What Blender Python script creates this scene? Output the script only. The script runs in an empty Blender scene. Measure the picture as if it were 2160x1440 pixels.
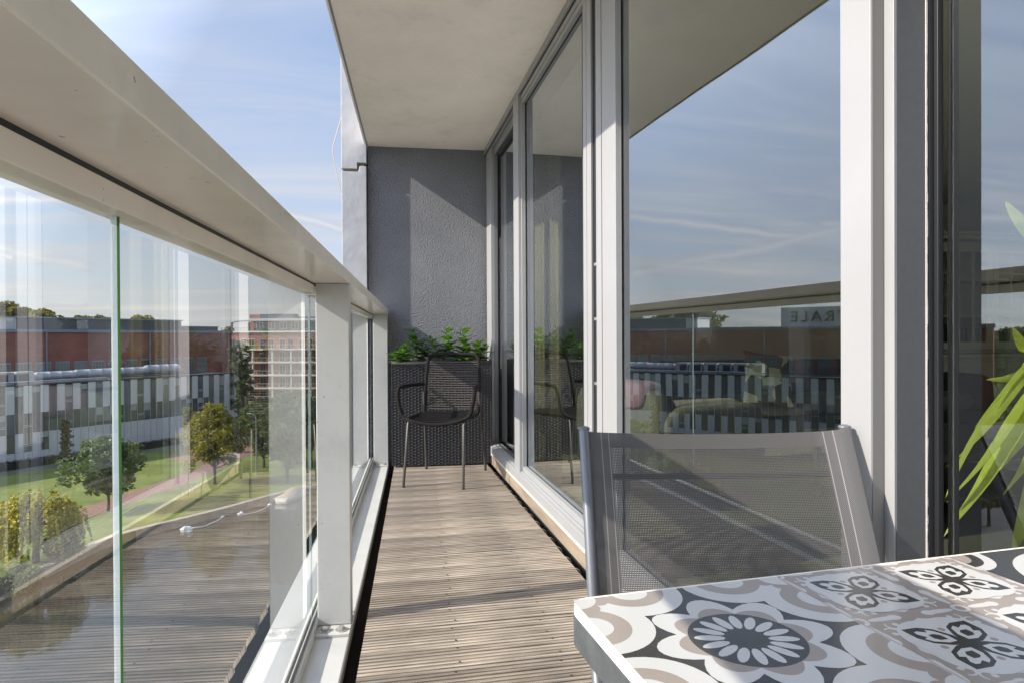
import bpy, math, random
from math import sin, cos, tan, atan, atan2, pi, radians, hypot, sqrt
from mathutils import Vector, Matrix, Quaternion
rnd = random.Random(7)
scene = bpy.context.scene
C = scene.collection

# ------------------------------------------------------------------ camera
F_PX, W_PX, H_PX = 1360.0, 2160.0, 1440.0
YAW, PITCH, ROLL = atan(278 / F_PX), -0.0060, -0.005
EYE = 1.0
fwd0 = Vector((sin(YAW), cos(YAW), 0)); right0 = Vector((cos(YAW), -sin(YAW), 0)); up0 = Vector((0, 0, 1))
fwd = (fwd0 * cos(PITCH) + up0 * sin(PITCH)).normalized()
down = -(up0 * cos(PITCH) - fwd0 * sin(PITCH)).normalized()
r_ax = right0 * cos(ROLL) - down * sin(ROLL)
d_ax = right0 * sin(ROLL) + down * cos(ROLL)
# camera x axis in world so that image roll matches
X_AX = right0 * cos(ROLL) - down * sin(ROLL)
D_AX = right0 * sin(ROLL) + down * cos(ROLL)
cam_d = bpy.data.cameras.new('camera'); cam = bpy.data.objects.new('camera', cam_d); C.objects.link(cam)
cam_d.sensor_width = 36; cam_d.lens = 36 * F_PX / W_PX; cam_d.clip_start = 0.01; cam_d.clip_end = 3000
m = Matrix.Identity(4)
for i, v in enumerate((X_AX, -D_AX, -fwd)):
    m[0][i], m[1][i], m[2][i] = v.x, v.y, v.z
m[0][3], m[1][3], m[2][3] = 0, 0, EYE
cam.matrix_world = m
scene.camera = cam

# ------------------------------------------------------------------ sun, sky
SUN = Vector((-1.0, -0.12, 0.65)).normalized()          # towards the sun
EL = math.asin(SUN.z)
sl = bpy.data.lights.new('sun', 'SUN'); sl.energy = 4.1; sl.angle = radians(0.5); sl.color = (1.0, 0.93, 0.82)
so = bpy.data.objects.new('sun', sl); C.objects.link(so); so.rotation_euler = (SUN).to_track_quat('Z', 'Y').to_euler()
world = bpy.data.worlds.new('World'); scene.world = world; world.use_nodes = True
nt = world.node_tree; nt.nodes.clear()
wo = nt.nodes.new('ShaderNodeOutputWorld'); bg = nt.nodes.new('ShaderNodeBackground')
sky = nt.nodes.new('ShaderNodeTexSky'); sky.sky_type = 'NISHITA'; sky.sun_disc = False
sky.sun_elevation = EL; sky.sun_rotation = atan2(SUN.x, SUN.y); sky.altitude = 20
sky.air_density = 1.0; sky.dust_density = 0.7; sky.ozone_density = 2.0
bg.inputs['Strength'].default_value = 0.15
tc = nt.nodes.new('ShaderNodeTexCoord')
sep = nt.nodes.new('ShaderNodeSeparateXYZ'); nt.links.new(tc.outputs['Generated'], sep.inputs[0])
# thin high cloud: the direction is projected on a plane overhead, streaks stretched along one way
mx = nt.nodes.new('ShaderNodeMath'); mx.operation = 'ADD'; mx.inputs[1].default_value = 0.12; nt.links.new(sep.outputs[2], mx.inputs[0])
dx = nt.nodes.new('ShaderNodeMath'); dx.operation = 'DIVIDE'; nt.links.new(sep.outputs[0], dx.inputs[0]); nt.links.new(mx.outputs[0], dx.inputs[1])
dy = nt.nodes.new('ShaderNodeMath'); dy.operation = 'DIVIDE'; nt.links.new(sep.outputs[1], dy.inputs[0]); nt.links.new(mx.outputs[0], dy.inputs[1])
cb = nt.nodes.new('ShaderNodeCombineXYZ'); nt.links.new(dx.outputs[0], cb.inputs[0]); nt.links.new(dy.outputs[0], cb.inputs[1])
mp = nt.nodes.new('ShaderNodeMapping'); mp.inputs['Scale'].default_value = (0.35, 1.5, 1); mp.inputs['Rotation'].default_value = (0, 0, 0.35)
nt.links.new(cb.outputs[0], mp.inputs[0])
nz = nt.nodes.new('ShaderNodeTexNoise'); nz.inputs['Scale'].default_value = 1.6; nz.inputs['Detail'].default_value = 7
nz.inputs['Distortion'].default_value = 0.6; nz.inputs['Roughness'].default_value = 0.58
nt.links.new(mp.outputs[0], nz.inputs['Vector'])
cr = nt.nodes.new('ShaderNodeValToRGB'); cr.color_ramp.elements[0].position = 0.40; cr.color_ramp.elements[1].position = 0.80
cr.color_ramp.elements[0].color = (0, 0, 0, 1); cr.color_ramp.elements[1].color = (0.75, 0.75, 0.75, 1)
nt.links.new(nz.outputs[0], cr.inputs[0])
hz = nt.nodes.new('ShaderNodeMapRange'); hz.inputs['From Min'].default_value = 0.0; hz.inputs['From Max'].default_value = 0.75
hz.inputs['To Min'].default_value = 0.90; hz.inputs['To Max'].default_value = 0.55; nt.links.new(sep.outputs[2], hz.inputs[0])
mm = nt.nodes.new('ShaderNodeMath'); mm.operation = 'MAXIMUM'; nt.links.new(cr.outputs[0], mm.inputs[0]); nt.links.new(hz.outputs[0], mm.inputs[1])
ma = nt.nodes.new('ShaderNodeMath'); ma.operation = 'MULTIPLY_ADD'; ma.inputs[1].default_value = 0.42; nt.links.new(cr.outputs[0], ma.inputs[0]); nt.links.new(hz.outputs[0], ma.inputs[2]); ma.use_clamp = True
mix = nt.nodes.new('ShaderNodeMix'); mix.data_type = 'RGBA'
nt.links.new(ma.outputs[0], mix.inputs['Factor']); nt.links.new(sky.outputs[0], mix.inputs[6]); mix.inputs[7].default_value = (3.6, 3.75, 4.1, 1)
# a few old vapour trails: narrow bands along great circles, broken up by noise
def pdir(px, py, mirror=False):
    r = (fwd * F_PX + X_AX * (px - W_PX / 2) + D_AX * (py - H_PX / 2)).normalized()
    return Vector((-r.x, r.y, r.z)) if mirror else r
def mth(op, a, b=None, clamp=False):
    q = nt.nodes.new('ShaderNodeMath'); q.operation = op; q.use_clamp = clamp
    for i, v in enumerate((a, b)):
        if v is None: continue
        if isinstance(v, (int, float)): q.inputs[i].default_value = v
        else: nt.links.new(v, q.inputs[i])
    return q.outputs[0]
def vdot(v):
    q = nt.nodes.new('ShaderNodeVectorMath'); q.operation = 'DOT_PRODUCT'; q.inputs[1].default_value = v; nt.links.new(wv, q.inputs[0]); return q.outputs['Value']
wn = nt.nodes.new('ShaderNodeTexNoise'); wn.inputs['Scale'].default_value = 6; wn.inputs['Detail'].default_value = 4; nt.links.new(tc.outputs['Generated'], wn.inputs['Vector'])
ws = nt.nodes.new('ShaderNodeVectorMath'); ws.operation = 'SCALE'; ws.inputs['Scale'].default_value = .035; nt.links.new(wn.outputs['Color'], ws.inputs[0])
wa = nt.nodes.new('ShaderNodeVectorMath'); wa.operation = 'ADD'; nt.links.new(tc.outputs['Generated'], wa.inputs[0]); nt.links.new(ws.outputs[0], wa.inputs[1]); wv = wa.outputs[0]
trail = None
off_ = Vector((.0175, .0175, .0175))
for (a, b, mir, w_, ext, k_) in (((1320, 455), (1545, 482), True, .010, 1.3, .55), ((1480, 548), (1795, 482), True, .014, 1.2, .5), ((0, 425), (150, 421), False, .009, 1.6, .7), ((580, 440), (740, 490), False, .012, 1.3, .6), ((1900, 470), (2160, 462), True, .010, 1.4, .5)):
    A_, B_ = pdir(*a, mir) + off_, pdir(*b, mir) + off_; A_.normalize(); B_.normalize(); nn_ = A_.cross(B_).normalized(); M_ = (A_ + B_).normalized(); cl = A_.angle(B_) * .5 * ext
    band = mth('SUBTRACT', 1.0, mth('DIVIDE', mth('ABSOLUTE', vdot(nn_)), w_), True)
    msk = mth('DIVIDE', mth('SUBTRACT', vdot(M_), cos(cl * 1.25)), (1 - cos(cl * 1.25)) * .5 + 1e-5, True)
    t_ = mth('MULTIPLY', mth('MULTIPLY', mth('POWER', band, 1.5), msk), k_)
    trail = t_ if trail is None else mth('MAXIMUM', trail, t_)
crm = mth('MAXIMUM', cr.outputs[0], trail)
ma2 = mth('ADD', ma.outputs[0], mth('MULTIPLY', trail, .35), True); nt.links.new(ma2, mix.inputs['Factor'])
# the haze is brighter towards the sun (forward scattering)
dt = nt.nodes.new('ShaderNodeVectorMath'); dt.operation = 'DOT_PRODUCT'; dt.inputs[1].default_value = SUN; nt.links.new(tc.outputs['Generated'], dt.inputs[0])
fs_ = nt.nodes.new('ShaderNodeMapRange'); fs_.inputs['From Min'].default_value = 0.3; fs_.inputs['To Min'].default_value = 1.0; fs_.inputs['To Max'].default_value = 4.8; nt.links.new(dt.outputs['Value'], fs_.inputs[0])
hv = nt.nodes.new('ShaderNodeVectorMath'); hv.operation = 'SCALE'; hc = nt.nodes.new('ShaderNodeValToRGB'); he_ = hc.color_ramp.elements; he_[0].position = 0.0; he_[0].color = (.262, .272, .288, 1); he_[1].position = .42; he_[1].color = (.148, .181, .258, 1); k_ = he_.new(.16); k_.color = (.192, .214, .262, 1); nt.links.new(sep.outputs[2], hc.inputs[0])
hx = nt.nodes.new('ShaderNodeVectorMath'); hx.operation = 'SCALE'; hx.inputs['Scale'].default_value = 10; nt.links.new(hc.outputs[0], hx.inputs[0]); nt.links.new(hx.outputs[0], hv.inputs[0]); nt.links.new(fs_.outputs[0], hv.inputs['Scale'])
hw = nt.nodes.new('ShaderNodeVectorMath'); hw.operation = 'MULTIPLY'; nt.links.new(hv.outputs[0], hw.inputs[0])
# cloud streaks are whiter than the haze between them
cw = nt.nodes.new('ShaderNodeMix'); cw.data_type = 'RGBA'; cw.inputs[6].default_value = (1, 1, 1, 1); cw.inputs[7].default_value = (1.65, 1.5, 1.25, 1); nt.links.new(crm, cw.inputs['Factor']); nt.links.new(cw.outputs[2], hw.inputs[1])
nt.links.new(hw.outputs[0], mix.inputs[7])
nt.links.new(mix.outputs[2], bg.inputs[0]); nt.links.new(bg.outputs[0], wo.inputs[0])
vs = scene.view_settings; vs.view_transform = 'Standard'; vs.look = 'None'; vs.gamma = 1; vs.exposure = 0.92
scene.cycles.max_bounces = 10; scene.cycles.transparent_max_bounces = 24; scene.cycles.glossy_bounces = 5

# ------------------------------------------------------------------ helpers
def S(v): return v / 12.92 if v <= .04045 else ((v + .055) / 1.055) ** 2.4
def rgb(r, g, b): return (S(r / 255), S(g / 255), S(b / 255), 1)
MATS = {}
def mat(name, col, rough=.6, noise=0, nscale=8, bump=0, bscale=60, metallic=0, spec=.5, rnd_obj=0, rnd_isl=0, trans=0, stretch=None, coords='Object', bdist=.01, coat=0, specks=0):
    """plain surface with optional mottling (noise), bump and per-object / per-leaf variation"""
    if name in MATS: return MATS[name]
    M = bpy.data.materials.new(name); M.use_nodes = True; n = M.node_tree; P = n.nodes['Principled BSDF']
    L = n.links
    P.inputs['Roughness'].default_value = rough; P.inputs['Metallic'].default_value = metallic
    P.inputs['Specular IOR Level'].default_value = spec
    if coat: P.inputs['Coat Weight'].default_value = coat
    tcn = n.nodes.new('ShaderNodeTexCoord'); vec = tcn.outputs[coords]
    if stretch:
        mpn = n.nodes.new('ShaderNodeMapping'); mpn.inputs['Scale'].default_value = stretch; L.new(vec, mpn.inputs[0]); vec = mpn.outputs[0]
    val = None
    def addv(a, b):
        q = n.nodes.new('ShaderNodeMath'); q.operation = 'MULTIPLY'; L.new(a, q.inputs[0]); L.new(b, q.inputs[1]); return q.outputs[0]
    def rng(src, amt):
        q = n.nodes.new('ShaderNodeMapRange'); q.inputs['To Min'].default_value = 1 - amt; q.inputs['To Max'].default_value = 1 + amt; L.new(src, q.inputs[0]); return q.outputs[0]
    outs = []
    if noise:
        t = n.nodes.new('ShaderNodeTexNoise'); t.inputs['Scale'].default_value = nscale; t.inputs['Detail'].default_value = 6; t.inputs['Roughness'].default_value = .62; L.new(vec, t.inputs['Vector'])
        q = n.nodes.new('ShaderNodeMapRange'); q.inputs['From Min'].default_value = .3; q.inputs['From Max'].default_value = .7; q.inputs['To Min'].default_value = 1 - noise; q.inputs['To Max'].default_value = 1 + noise; L.new(t.outputs[0], q.inputs[0]); outs.append(q.outputs[0])
    if rnd_obj:
        t = n.nodes.new('ShaderNodeObjectInfo'); outs.append(rng(t.outputs['Random'], rnd_obj))
    if rnd_isl:
        t = n.nodes.new('ShaderNodeNewGeometry'); outs.append(rng(t.outputs['Random Per Island'], rnd_isl))
    if specks:      # grime: small dark flecks and faint run-off streaks
        t = n.nodes.new('ShaderNodeTexNoise'); t.inputs['Scale'].default_value = 75; t.inputs['Detail'].default_value = 2; L.new(vec, t.inputs['Vector'])
        q = n.nodes.new('ShaderNodeMapRange'); q.inputs['From Min'].default_value = .73; q.inputs['From Max'].default_value = .76; q.inputs['To Min'].default_value = 1; q.inputs['To Max'].default_value = 1 - specks; L.new(t.outputs[0], q.inputs[0]); outs.append(q.outputs[0])
        t = n.nodes.new('ShaderNodeTexNoise'); t.inputs['Scale'].default_value = 3; t.inputs['Detail'].default_value = 8; t.inputs['Roughness'].default_value = .75; L.new(vec, t.inputs['Vector'])
        q = n.nodes.new('ShaderNodeMapRange'); q.inputs['From Min'].default_value = .52; q.inputs['From Max'].default_value = .75; q.inputs['To Min'].default_value = 1; q.inputs['To Max'].default_value = .84; L.new(t.outputs[0], q.inputs[0]); outs.append(q.outputs[0])
    if outs:
        v = outs[0]
        for o in outs[1:]: v = addv(v, o)
        mxn = n.nodes.new('ShaderNodeVectorMath'); mxn.operation = 'SCALE'; mxn.inputs[0].default_value = col[:3]; L.new(v, mxn.inputs['Scale']); L.new(mxn.outputs[0], P.inputs['Base Color'])
    else:
        P.inputs['Base Color'].default_value = (*col[:3], 1)
    if bump:
        t = n.nodes.new('ShaderNodeTexNoise'); t.inputs['Scale'].default_value = bscale; t.inputs['Detail'].default_value = 4; L.new(vec, t.inputs['Vector'])
        b = n.nodes.new('ShaderNodeBump'); b.inputs['Strength'].default_value = bump; b.inputs['Distance'].default_value = bdist; L.new(t.outputs[0], b.inputs['Height']); L.new(b.outputs[0], P.inputs['Normal'])
    if trans:
        tr = n.nodes.new('ShaderNodeBsdfTranslucent'); tr.inputs[0].default_value = (col[0] * 1.6, col[1] * 1.6, col[2] * .7, 1)
        ms = n.nodes.new('ShaderNodeMixShader'); ms.inputs[0].default_value = trans; L.new(P.outputs[0], ms.inputs[1]); L.new(tr.outputs[0], ms.inputs[2])
        L.new(ms.outputs[0], n.nodes['Material Output'].inputs[0])
    MATS[name] = M; return M

def glass_mat(name, tint, power, refl=(1, 1, 1), wave=0):
    """clear pane: Fresnel mirror over straight-through transmission; `power` = number of glass surfaces met"""
    M = bpy.data.materials.new(name); M.use_nodes = True; n = M.node_tree; L = n.links; n.nodes.clear()
    o = n.nodes.new('ShaderNodeOutputMaterial'); fr = n.nodes.new('ShaderNodeFresnel'); fr.inputs[0].default_value = 1.5
    a = n.nodes.new('ShaderNodeMath'); a.operation = 'SUBTRACT'; a.inputs[0].default_value = 1; L.new(fr.outputs[0], a.inputs[1])
    p = n.nodes.new('ShaderNodeMath'); p.operation = 'POWER'; p.inputs[1].default_value = power; L.new(a.outputs[0], p.inputs[0])
    b = n.nodes.new('ShaderNodeMath'); b.operation = 'SUBTRACT'; b.inputs[0].default_value = 1; L.new(p.outputs[0], b.inputs[1])
    g = n.nodes.new('ShaderNodeNewGeometry')
    c = n.nodes.new('ShaderNodeMath'); c.operation = 'SUBTRACT'; c.inputs[0].default_value = 1; L.new(g.outputs['Backfacing'], c.inputs[1])
    d = n.nodes.new('ShaderNodeMath'); d.operation = 'MULTIPLY'; L.new(b.outputs[0], d.inputs[0]); L.new(c.outputs[0], d.inputs[1])
    t = n.nodes.new('ShaderNodeBsdfTransparent'); t.inputs[0].default_value = (*[x ** .5 for x in tint], 1)
    gl = n.nodes.new('ShaderNodeBsdfGlossy'); gl.inputs['Roughness'].default_value = 0.0; gl.inputs[0].default_value = (*refl, 1)
    if wave:
        tq = n.nodes.new('ShaderNodeTexCoord'); tn = n.nodes.new('ShaderNodeTexNoise'); tn.inputs['Scale'].default_value = 1.6; tn.inputs['Detail'].default_value = 1; L.new(tq.outputs['Object'], tn.inputs['Vector'])
        bq = n.nodes.new('ShaderNodeBump'); bq.inputs['Strength'].default_value = wave; bq.inputs['Distance'].default_value = .01; L.new(tn.outputs[0], bq.inputs['Height']); L.new(bq.outputs[0], gl.inputs['Normal'])
    mx_ = n.nodes.new('ShaderNodeMixShader'); L.new(d.outputs[0], mx_.inputs[0]); L.new(t.outputs[0], mx_.inputs[1]); L.new(gl.outputs[0], mx_.inputs[2])
    L.new(mx_.outputs[0], o.inputs[0]); MATS[name] = M; return M

class MB:
    def __init__(s): s.v = []; s.f = []; s.m = []; s.sm = []; s.mats = []
    def mi(s, m):
        if m not in s.mats: s.mats.append(m)
        return s.mats.index(m)
    def add(s, vs_, fs, m, smooth=False):
        k = len(s.v); i = s.mi(m); s.v += [tuple(p) for p in vs_]
        for f in fs: s.f.append(tuple(k + q for q in f)); s.m.append(i); s.sm.append(smooth)
    def box(s, x0, x1, y0, y1, z0, z1, m, rot=0, c=(0, 0), T=None):
        P = [(x, y, z) for z in (z0, z1) for x, y in ((x0, y0), (x1, y0), (x1, y1), (x0, y1))]
        if rot:
            cr_, sr_ = cos(rot), sin(rot); P = [(c[0] + (x - c[0]) * cr_ - (y - c[1]) * sr_, c[1] + (x - c[0]) * sr_ + (y - c[1]) * cr_, z) for x, y, z in P]
        if T: P = [T @ Vector(p) for p in P]
        s.add(P, [(0, 3, 2, 1), (4, 5, 6, 7), (0, 1, 5, 4), (1, 2, 6, 5), (2, 3, 7, 6), (3, 0, 4, 7)], m)
    def prism(s, pts, z0, z1, m, T=None):
        n = len(pts); a = sum(pts[i][0] * pts[(i + 1) % n][1] - pts[(i + 1) % n][0] * pts[i][1] for i in range(n))
        if a < 0: pts = pts[::-1]
        P = [(x, y, z0) for x, y in pts] + [(x, y, z1) for x, y in pts]
        if T: P = [T @ Vector(p) for p in P]
        s.add(P, [tuple(range(n))[::-1], tuple(range(n, 2 * n))] + [(i, (i + 1) % n, n + (i + 1) % n, n + i) for i in range(n)], m)
    def quad(s, a, b, c, d, m): s.add([a, b, c, d], [(0, 1, 2, 3)], m)
    def tube(s, pts, r, m, seg=8, cap=True, smooth=True, closed=False):
        pts = [Vector(p) for p in pts]; n = len(pts); rr = r if isinstance(r, (list, tuple)) else [r] * n
        rings = []; prev = None
        for i, p in enumerate(pts):
            if closed: t = (pts[(i + 1) % n] - pts[i - 1])
            else: t = (pts[min(i + 1, n - 1)] - pts[max(i - 1, 0)])
            t.normalize()
            if prev is None:
                u = t.cross(Vector((0, 0, 1)));
                if u.length < .01: u = t.cross(Vector((1, 0, 0)))
            else: u = prev - t * prev.dot(t)
            u.normalize(); prev = u; w = t.cross(u)
            rings.append([p + (u * cos(2 * pi * k / seg) + w * sin(2 * pi * k / seg)) * rr[i] for k in range(seg)])
        V = [q for rg in rings for q in rg]; Fc = []
        for i in range(n if closed else n - 1):
            j = (i + 1) % n
            for k in range(seg):
                Fc.append((i * seg + k, i * seg + (k + 1) % seg, j * seg + (k + 1) % seg, j * seg + k))
        s.add(V, Fc, m, smooth)
        if cap and not closed:
            s.add(rings[0], [tuple(range(seg))[::-1]], m); s.add(rings[-1], [tuple(range(seg))], m)
    def ball(s, c, r, m, nu=12, nv=8, jit=0):
        V = []; Fc = []
        for j in range(nv + 1):
            for i in range(nu):
                th = pi * j / nv; ph = 2 * pi * i / nu; k = 1 + (rnd.uniform(-jit, jit) if 0 < j < nv else 0)
                V.append((c[0] + r[0] * k * sin(th) * cos(ph), c[1] + r[1] * k * sin(th) * sin(ph), c[2] + r[2] * k * cos(th)))
        for j in range(nv):
            for i in range(nu): Fc.append((j * nu + i, (j + 1) * nu + i, (j + 1) * nu + (i + 1) % nu, j * nu + (i + 1) % nu))
        s.add(V, Fc, m, True)
    def build(s, name, parent=None, T=None, bevel=0, loc=None):
        me = bpy.data.meshes.new(name); V = s.v
        if T: V = [T @ Vector(p) for p in V]
        me.from_pydata([tuple(p) for p in V], [], s.f)
        for mm_ in s.mats: me.materials.append(mm_)
        me.polygons.foreach_set('material_index', s.m); me.polygons.foreach_set('use_smooth', s.sm); me.update()
        o = bpy.data.objects.new(name, me); C.objects.link(o)
        if parent: o.parent = parent
        if loc: o.location = loc
        if bevel:
            b = o.modifiers.new('bevel', 'BEVEL'); b.width = bevel; b.segments = 2; b.limit_method = 'ANGLE'; b.angle_limit = radians(40)
        return o
def tag(o, label=None, cat=None, group=None, kind=None):
    if label: o['label'] = label
    if cat: o['category'] = cat
    if group: o['group'] = group
    if kind: o['kind'] = kind
    return o
def empty(name, loc=(0, 0, 0), rz=0, **k):
    o = bpy.data.objects.new(name, None); C.objects.link(o); o.location = loc; o.rotation_euler = (0, 0, rz); o.empty_display_size = .2
    return tag(o, **k)
def copy_tree(o, parent=None):
    c = o.copy(); C.objects.link(c); c.parent = parent
    for ch in list(o.children): copy_tree(ch, c)
    return c
# viewing geometry used only to measure where things stand
def W(lat, z, h=0.0):
    v = right0 * lat + fwd0 * z; return Vector((v.x, v.y, EYE + h))
def ray(px, py): return fwd * F_PX + X_AX * (px - W_PX / 2) + D_AX * (py - H_PX / 2)
def G(px, py, z):
    r = ray(px, py); t = (z - EYE) / r.z; return Vector((r.x * t, r.y * t, z))
def D(px, py, dist):
    r = ray(px, py); t = dist / F_PX; return Vector((r.x * t, r.y * t, EYE + r.z * t))
def PX(px, py, X):
    r = ray(px, py); t = X / r.x; return Vector((X, r.y * t, EYE + r.z * t))
def Yat(px, X): return X / tan(YAW + atan((px - 1080) / F_PX))

# rail frame: x = across the balcony, y = along the railing (3.2 degrees off the window line)
RA = -(YAW - atan(200 / F_PX))
TR = Matrix.Rotation(RA, 4, 'Z')

# ------------------------------------------------------------------ materials
white_paint = mat('white painted steel', (.54, .53, .505), .28, noise=.05, nscale=5, bump=.05, bscale=240, bdist=.001, specks=.35)
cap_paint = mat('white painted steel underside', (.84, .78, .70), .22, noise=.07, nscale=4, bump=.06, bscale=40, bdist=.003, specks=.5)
soffit_m = mat('ceiling render', (.90, .82, .74), .9, noise=.06, nscale=2, bump=.8, bscale=110, bdist=.006, specks=.12)
wall_m = mat('grey render', (.20, .205, .222), .85, noise=.10, nscale=2.5, bump=1.0, bscale=95, bdist=.024)
conc_m = mat('grey painted concrete', (.42, .42, .43), .5, noise=.08, nscale=7, bump=.35, bscale=11, bdist=.012)
alu = mat('light grey aluminium', (.30, .295, .295), .38, noise=.03, nscale=5, metallic=.0)
alu_d = mat('dark grey aluminium', (.20, .20, .21), .45, noise=.06, nscale=30)
rubber = mat('black rubber', (.012, .012, .014), .5)
brush_m = mat('pale brush seal', (.6, .55, .5), .9, bump=.5, bscale=300)
steel = mat('galvanised steel', (.5, .48, .45), .35, noise=.1, nscale=90, metallic=.7)
wood_under = mat('brown timber', (.25, .19, .135), .8, noise=.25, nscale=12, stretch=(1, .2, 1))
dark_under = mat('deck gap shade', (.035, .033, .03), .9, noise=.2, nscale=20)  # near-black: the shade in the gaps around the deck is put into the colour
glass_rail = glass_mat('railing glass', (.95, .97, .955), 2.0)
glass_win = glass_mat('window glass', (.70, .75, .63), 4.1, (.90, .95, 1.0), .06)
edge_m = mat('green glass edge', (.06, .17, .035), .25)
edge_l = mat('pale glass edge', (.62, .70, .72), .25)
black_m = mat('black rope', (.022, .020, .020), .9, noise=.3, nscale=200, spec=.15)
leg_m = mat('taupe powder coated metal', (.075, .066, .058), .45, metallic=.3)
wicker = None

# deck wood with silvered grain running across the balcony
def wood_mat():
    M = bpy.data.materials.new('weathered decking'); M.use_nodes = True; n = M.node_tree; L = n.links; P = n.nodes['Principled BSDF']
    tcn = n.nodes.new('ShaderNodeTexCoord')
    mp1 = n.nodes.new('ShaderNodeMapping'); mp1.inputs['Scale'].default_value = (2.2, 90, 30); L.new(tcn.outputs['Object'], mp1.inputs[0])
    t = n.nodes.new('ShaderNodeTexNoise'); t.inputs['Scale'].default_value = 1; t.inputs['Detail'].default_value = 7; t.inputs['Roughness'].default_value = .65; L.new(mp1.outputs[0], t.inputs['Vector'])
    mp2 = n.nodes.new('ShaderNodeMapping'); mp2.inputs['Scale'].default_value = (4, 7, 4); L.new(tcn.outputs['Object'], mp2.inputs[0])
    t2 = n.nodes.new('ShaderNodeTexNoise'); t2.inputs['Scale'].default_value = 1; t2.inputs['Detail'].default_value = 5; L.new(mp2.outputs[0], t2.inputs['Vector'])
    r = n.nodes.new('ShaderNodeValToRGB'); e = r.color_ramp.elements
    e[0].position = .30; e[0].color = (.085, .064, .05, 1); e[1].position = .72; e[1].color = (.47, .405, .335, 1)
    k = e.new(.5); k.color = (.30, .243, .192, 1)
    L.new(t.outputs[0], r.inputs[0])
    q = n.nodes.new('ShaderNodeMapRange'); q.inputs['From Min'].default_value = .3; q.inputs['From Max'].default_value = .7; q.inputs['To Min'].default_value = .62; q.inputs['To Max'].default_value = 1.28; L.new(t2.outputs[0], q.inputs[0])
    oi = n.nodes.new('ShaderNodeObjectInfo'); q2 = n.nodes.new('ShaderNodeMapRange'); q2.inputs['To Min'].default_value = .76; q2.inputs['To Max'].default_value = 1.2; L.new(oi.outputs['Random'], q2.inputs[0])
    mu = n.nodes.new('ShaderNodeMath'); mu.operation = 'MULTIPLY'; L.new(q.outputs[0], mu.inputs[0]); L.new(q2.outputs[0], mu.inputs[1])
    v = n.nodes.new('ShaderNodeVectorMath'); v.operation = 'SCALE'; L.new(r.outputs[0], v.inputs[0]); L.new(mu.outputs[0], v.inputs['Scale']); L.new(v.outputs[0], P.inputs['Base Color'])
    P.inputs['Roughness'].default_value = .8
    b = n.nodes.new('ShaderNodeBump'); b.inputs['Strength'].default_value = .6; b.inputs['Distance'].default_value = .002; L.new(t.outputs[0], b.inputs['Height']); L.new(b.outputs[0], P.inputs['Normal'])
    return M
deck_m = wood_mat()

# ================================================================== THE BALCONY
# deck boards, ribbed, laid across
deck = empty('wooden_deck', (0, 0, 0), label='weathered ribbed wooden decking of the balcony floor', cat='deck')
BW, GAP = .142, .006
def board_profile():
    pts = []; n = 7; p = BW / n
    for i in range(n):
        a = i * p; g = .0042
        pts += [(a + g, 0), (a + p - g, 0), (a + p - g + .0010, -.0075), (a + p + g - .0010, -.0075)]
    pts = [(0.0, 0)] + pts[:-2] + [(BW, 0)]
    return pts
prof = board_profile(); loop_m = mat('pale sun loop', (.62, .52, .38), .6)
sx = lambda y: -.183 / cos(RA) + y * tan(-RA)
y = -1.6
while y < 5.42:
    mb = MB(); ext = rnd.uniform(-.003, .003)
    xl = sx(y + BW / 2) + ext; xr = .823 + rnd.uniform(-.002, .002); yc = y + BW / 2
    n = len(prof)
    V = []
    for (a, z) in prof: V += [(sx(y + a) - xl, a - BW / 2, z), (xr - xl, a - BW / 2, z)]
    k = len(V); V += [(0, -BW / 2, -.028), (xr - xl, -BW / 2, -.028), (0, BW / 2, -.028), (xr - xl, BW / 2, -.028)]
    Fc = [(2 * i, 2 * i + 1, 2 * i + 3, 2 * i + 2) for i in range(n - 1)]
    Fc += [(k, k + 1, 1, 0), (2 * n - 2, 2 * n - 1, k + 3, k + 2)]
    Fc += [tuple([k] + [2 * i for i in range(n)] + [k + 2]), tuple([k + 3] + [2 * i + 1 for i in range(n)][::-1] + [k + 1])]
    mb.add(V, Fc, deck_m)
    for sxp in (.30, .62):                                   # dark screw heads
        for yy in (-.045, .045):
            cx_ = sxp + rnd.uniform(-.01, .01)
            mb.add([(cx_ + .004 * cos(q * pi / 3), yy + .004 * sin(q * pi / 3), .0012) for q in range(6)], [tuple(range(6))], rubber)
    mb.build('deck_board', deck, loc=(xl, yc, rnd.uniform(-.0012, .0012)))
    if yc > .9:  # thin pale tubes stand in for sunlight falling through the board gaps
        mb = MB(); yy = BW / 2 + GAP / 2; xe = xr - xl
        mb.tube([(xe - .012, yy, -.004), (xe + .006, yy, -.003), (xe + .021, yy, -.012), (xe + .029, yy, -.028)], .0014, loop_m, 5); mb.build('sun_loop', deck, loc=(xl, yc, 0))
    y += BW + GAP
mb = MB()
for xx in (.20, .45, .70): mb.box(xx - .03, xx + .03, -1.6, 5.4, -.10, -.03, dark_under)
mb.build('joist', deck)

# concrete slab below the deck
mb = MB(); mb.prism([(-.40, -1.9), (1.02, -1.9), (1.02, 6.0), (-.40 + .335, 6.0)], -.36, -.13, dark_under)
slab = mb.build('balcony_slab'); tag(slab, 'dark concrete slab hidden in the gaps under the wooden deck', 'slab')

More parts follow.
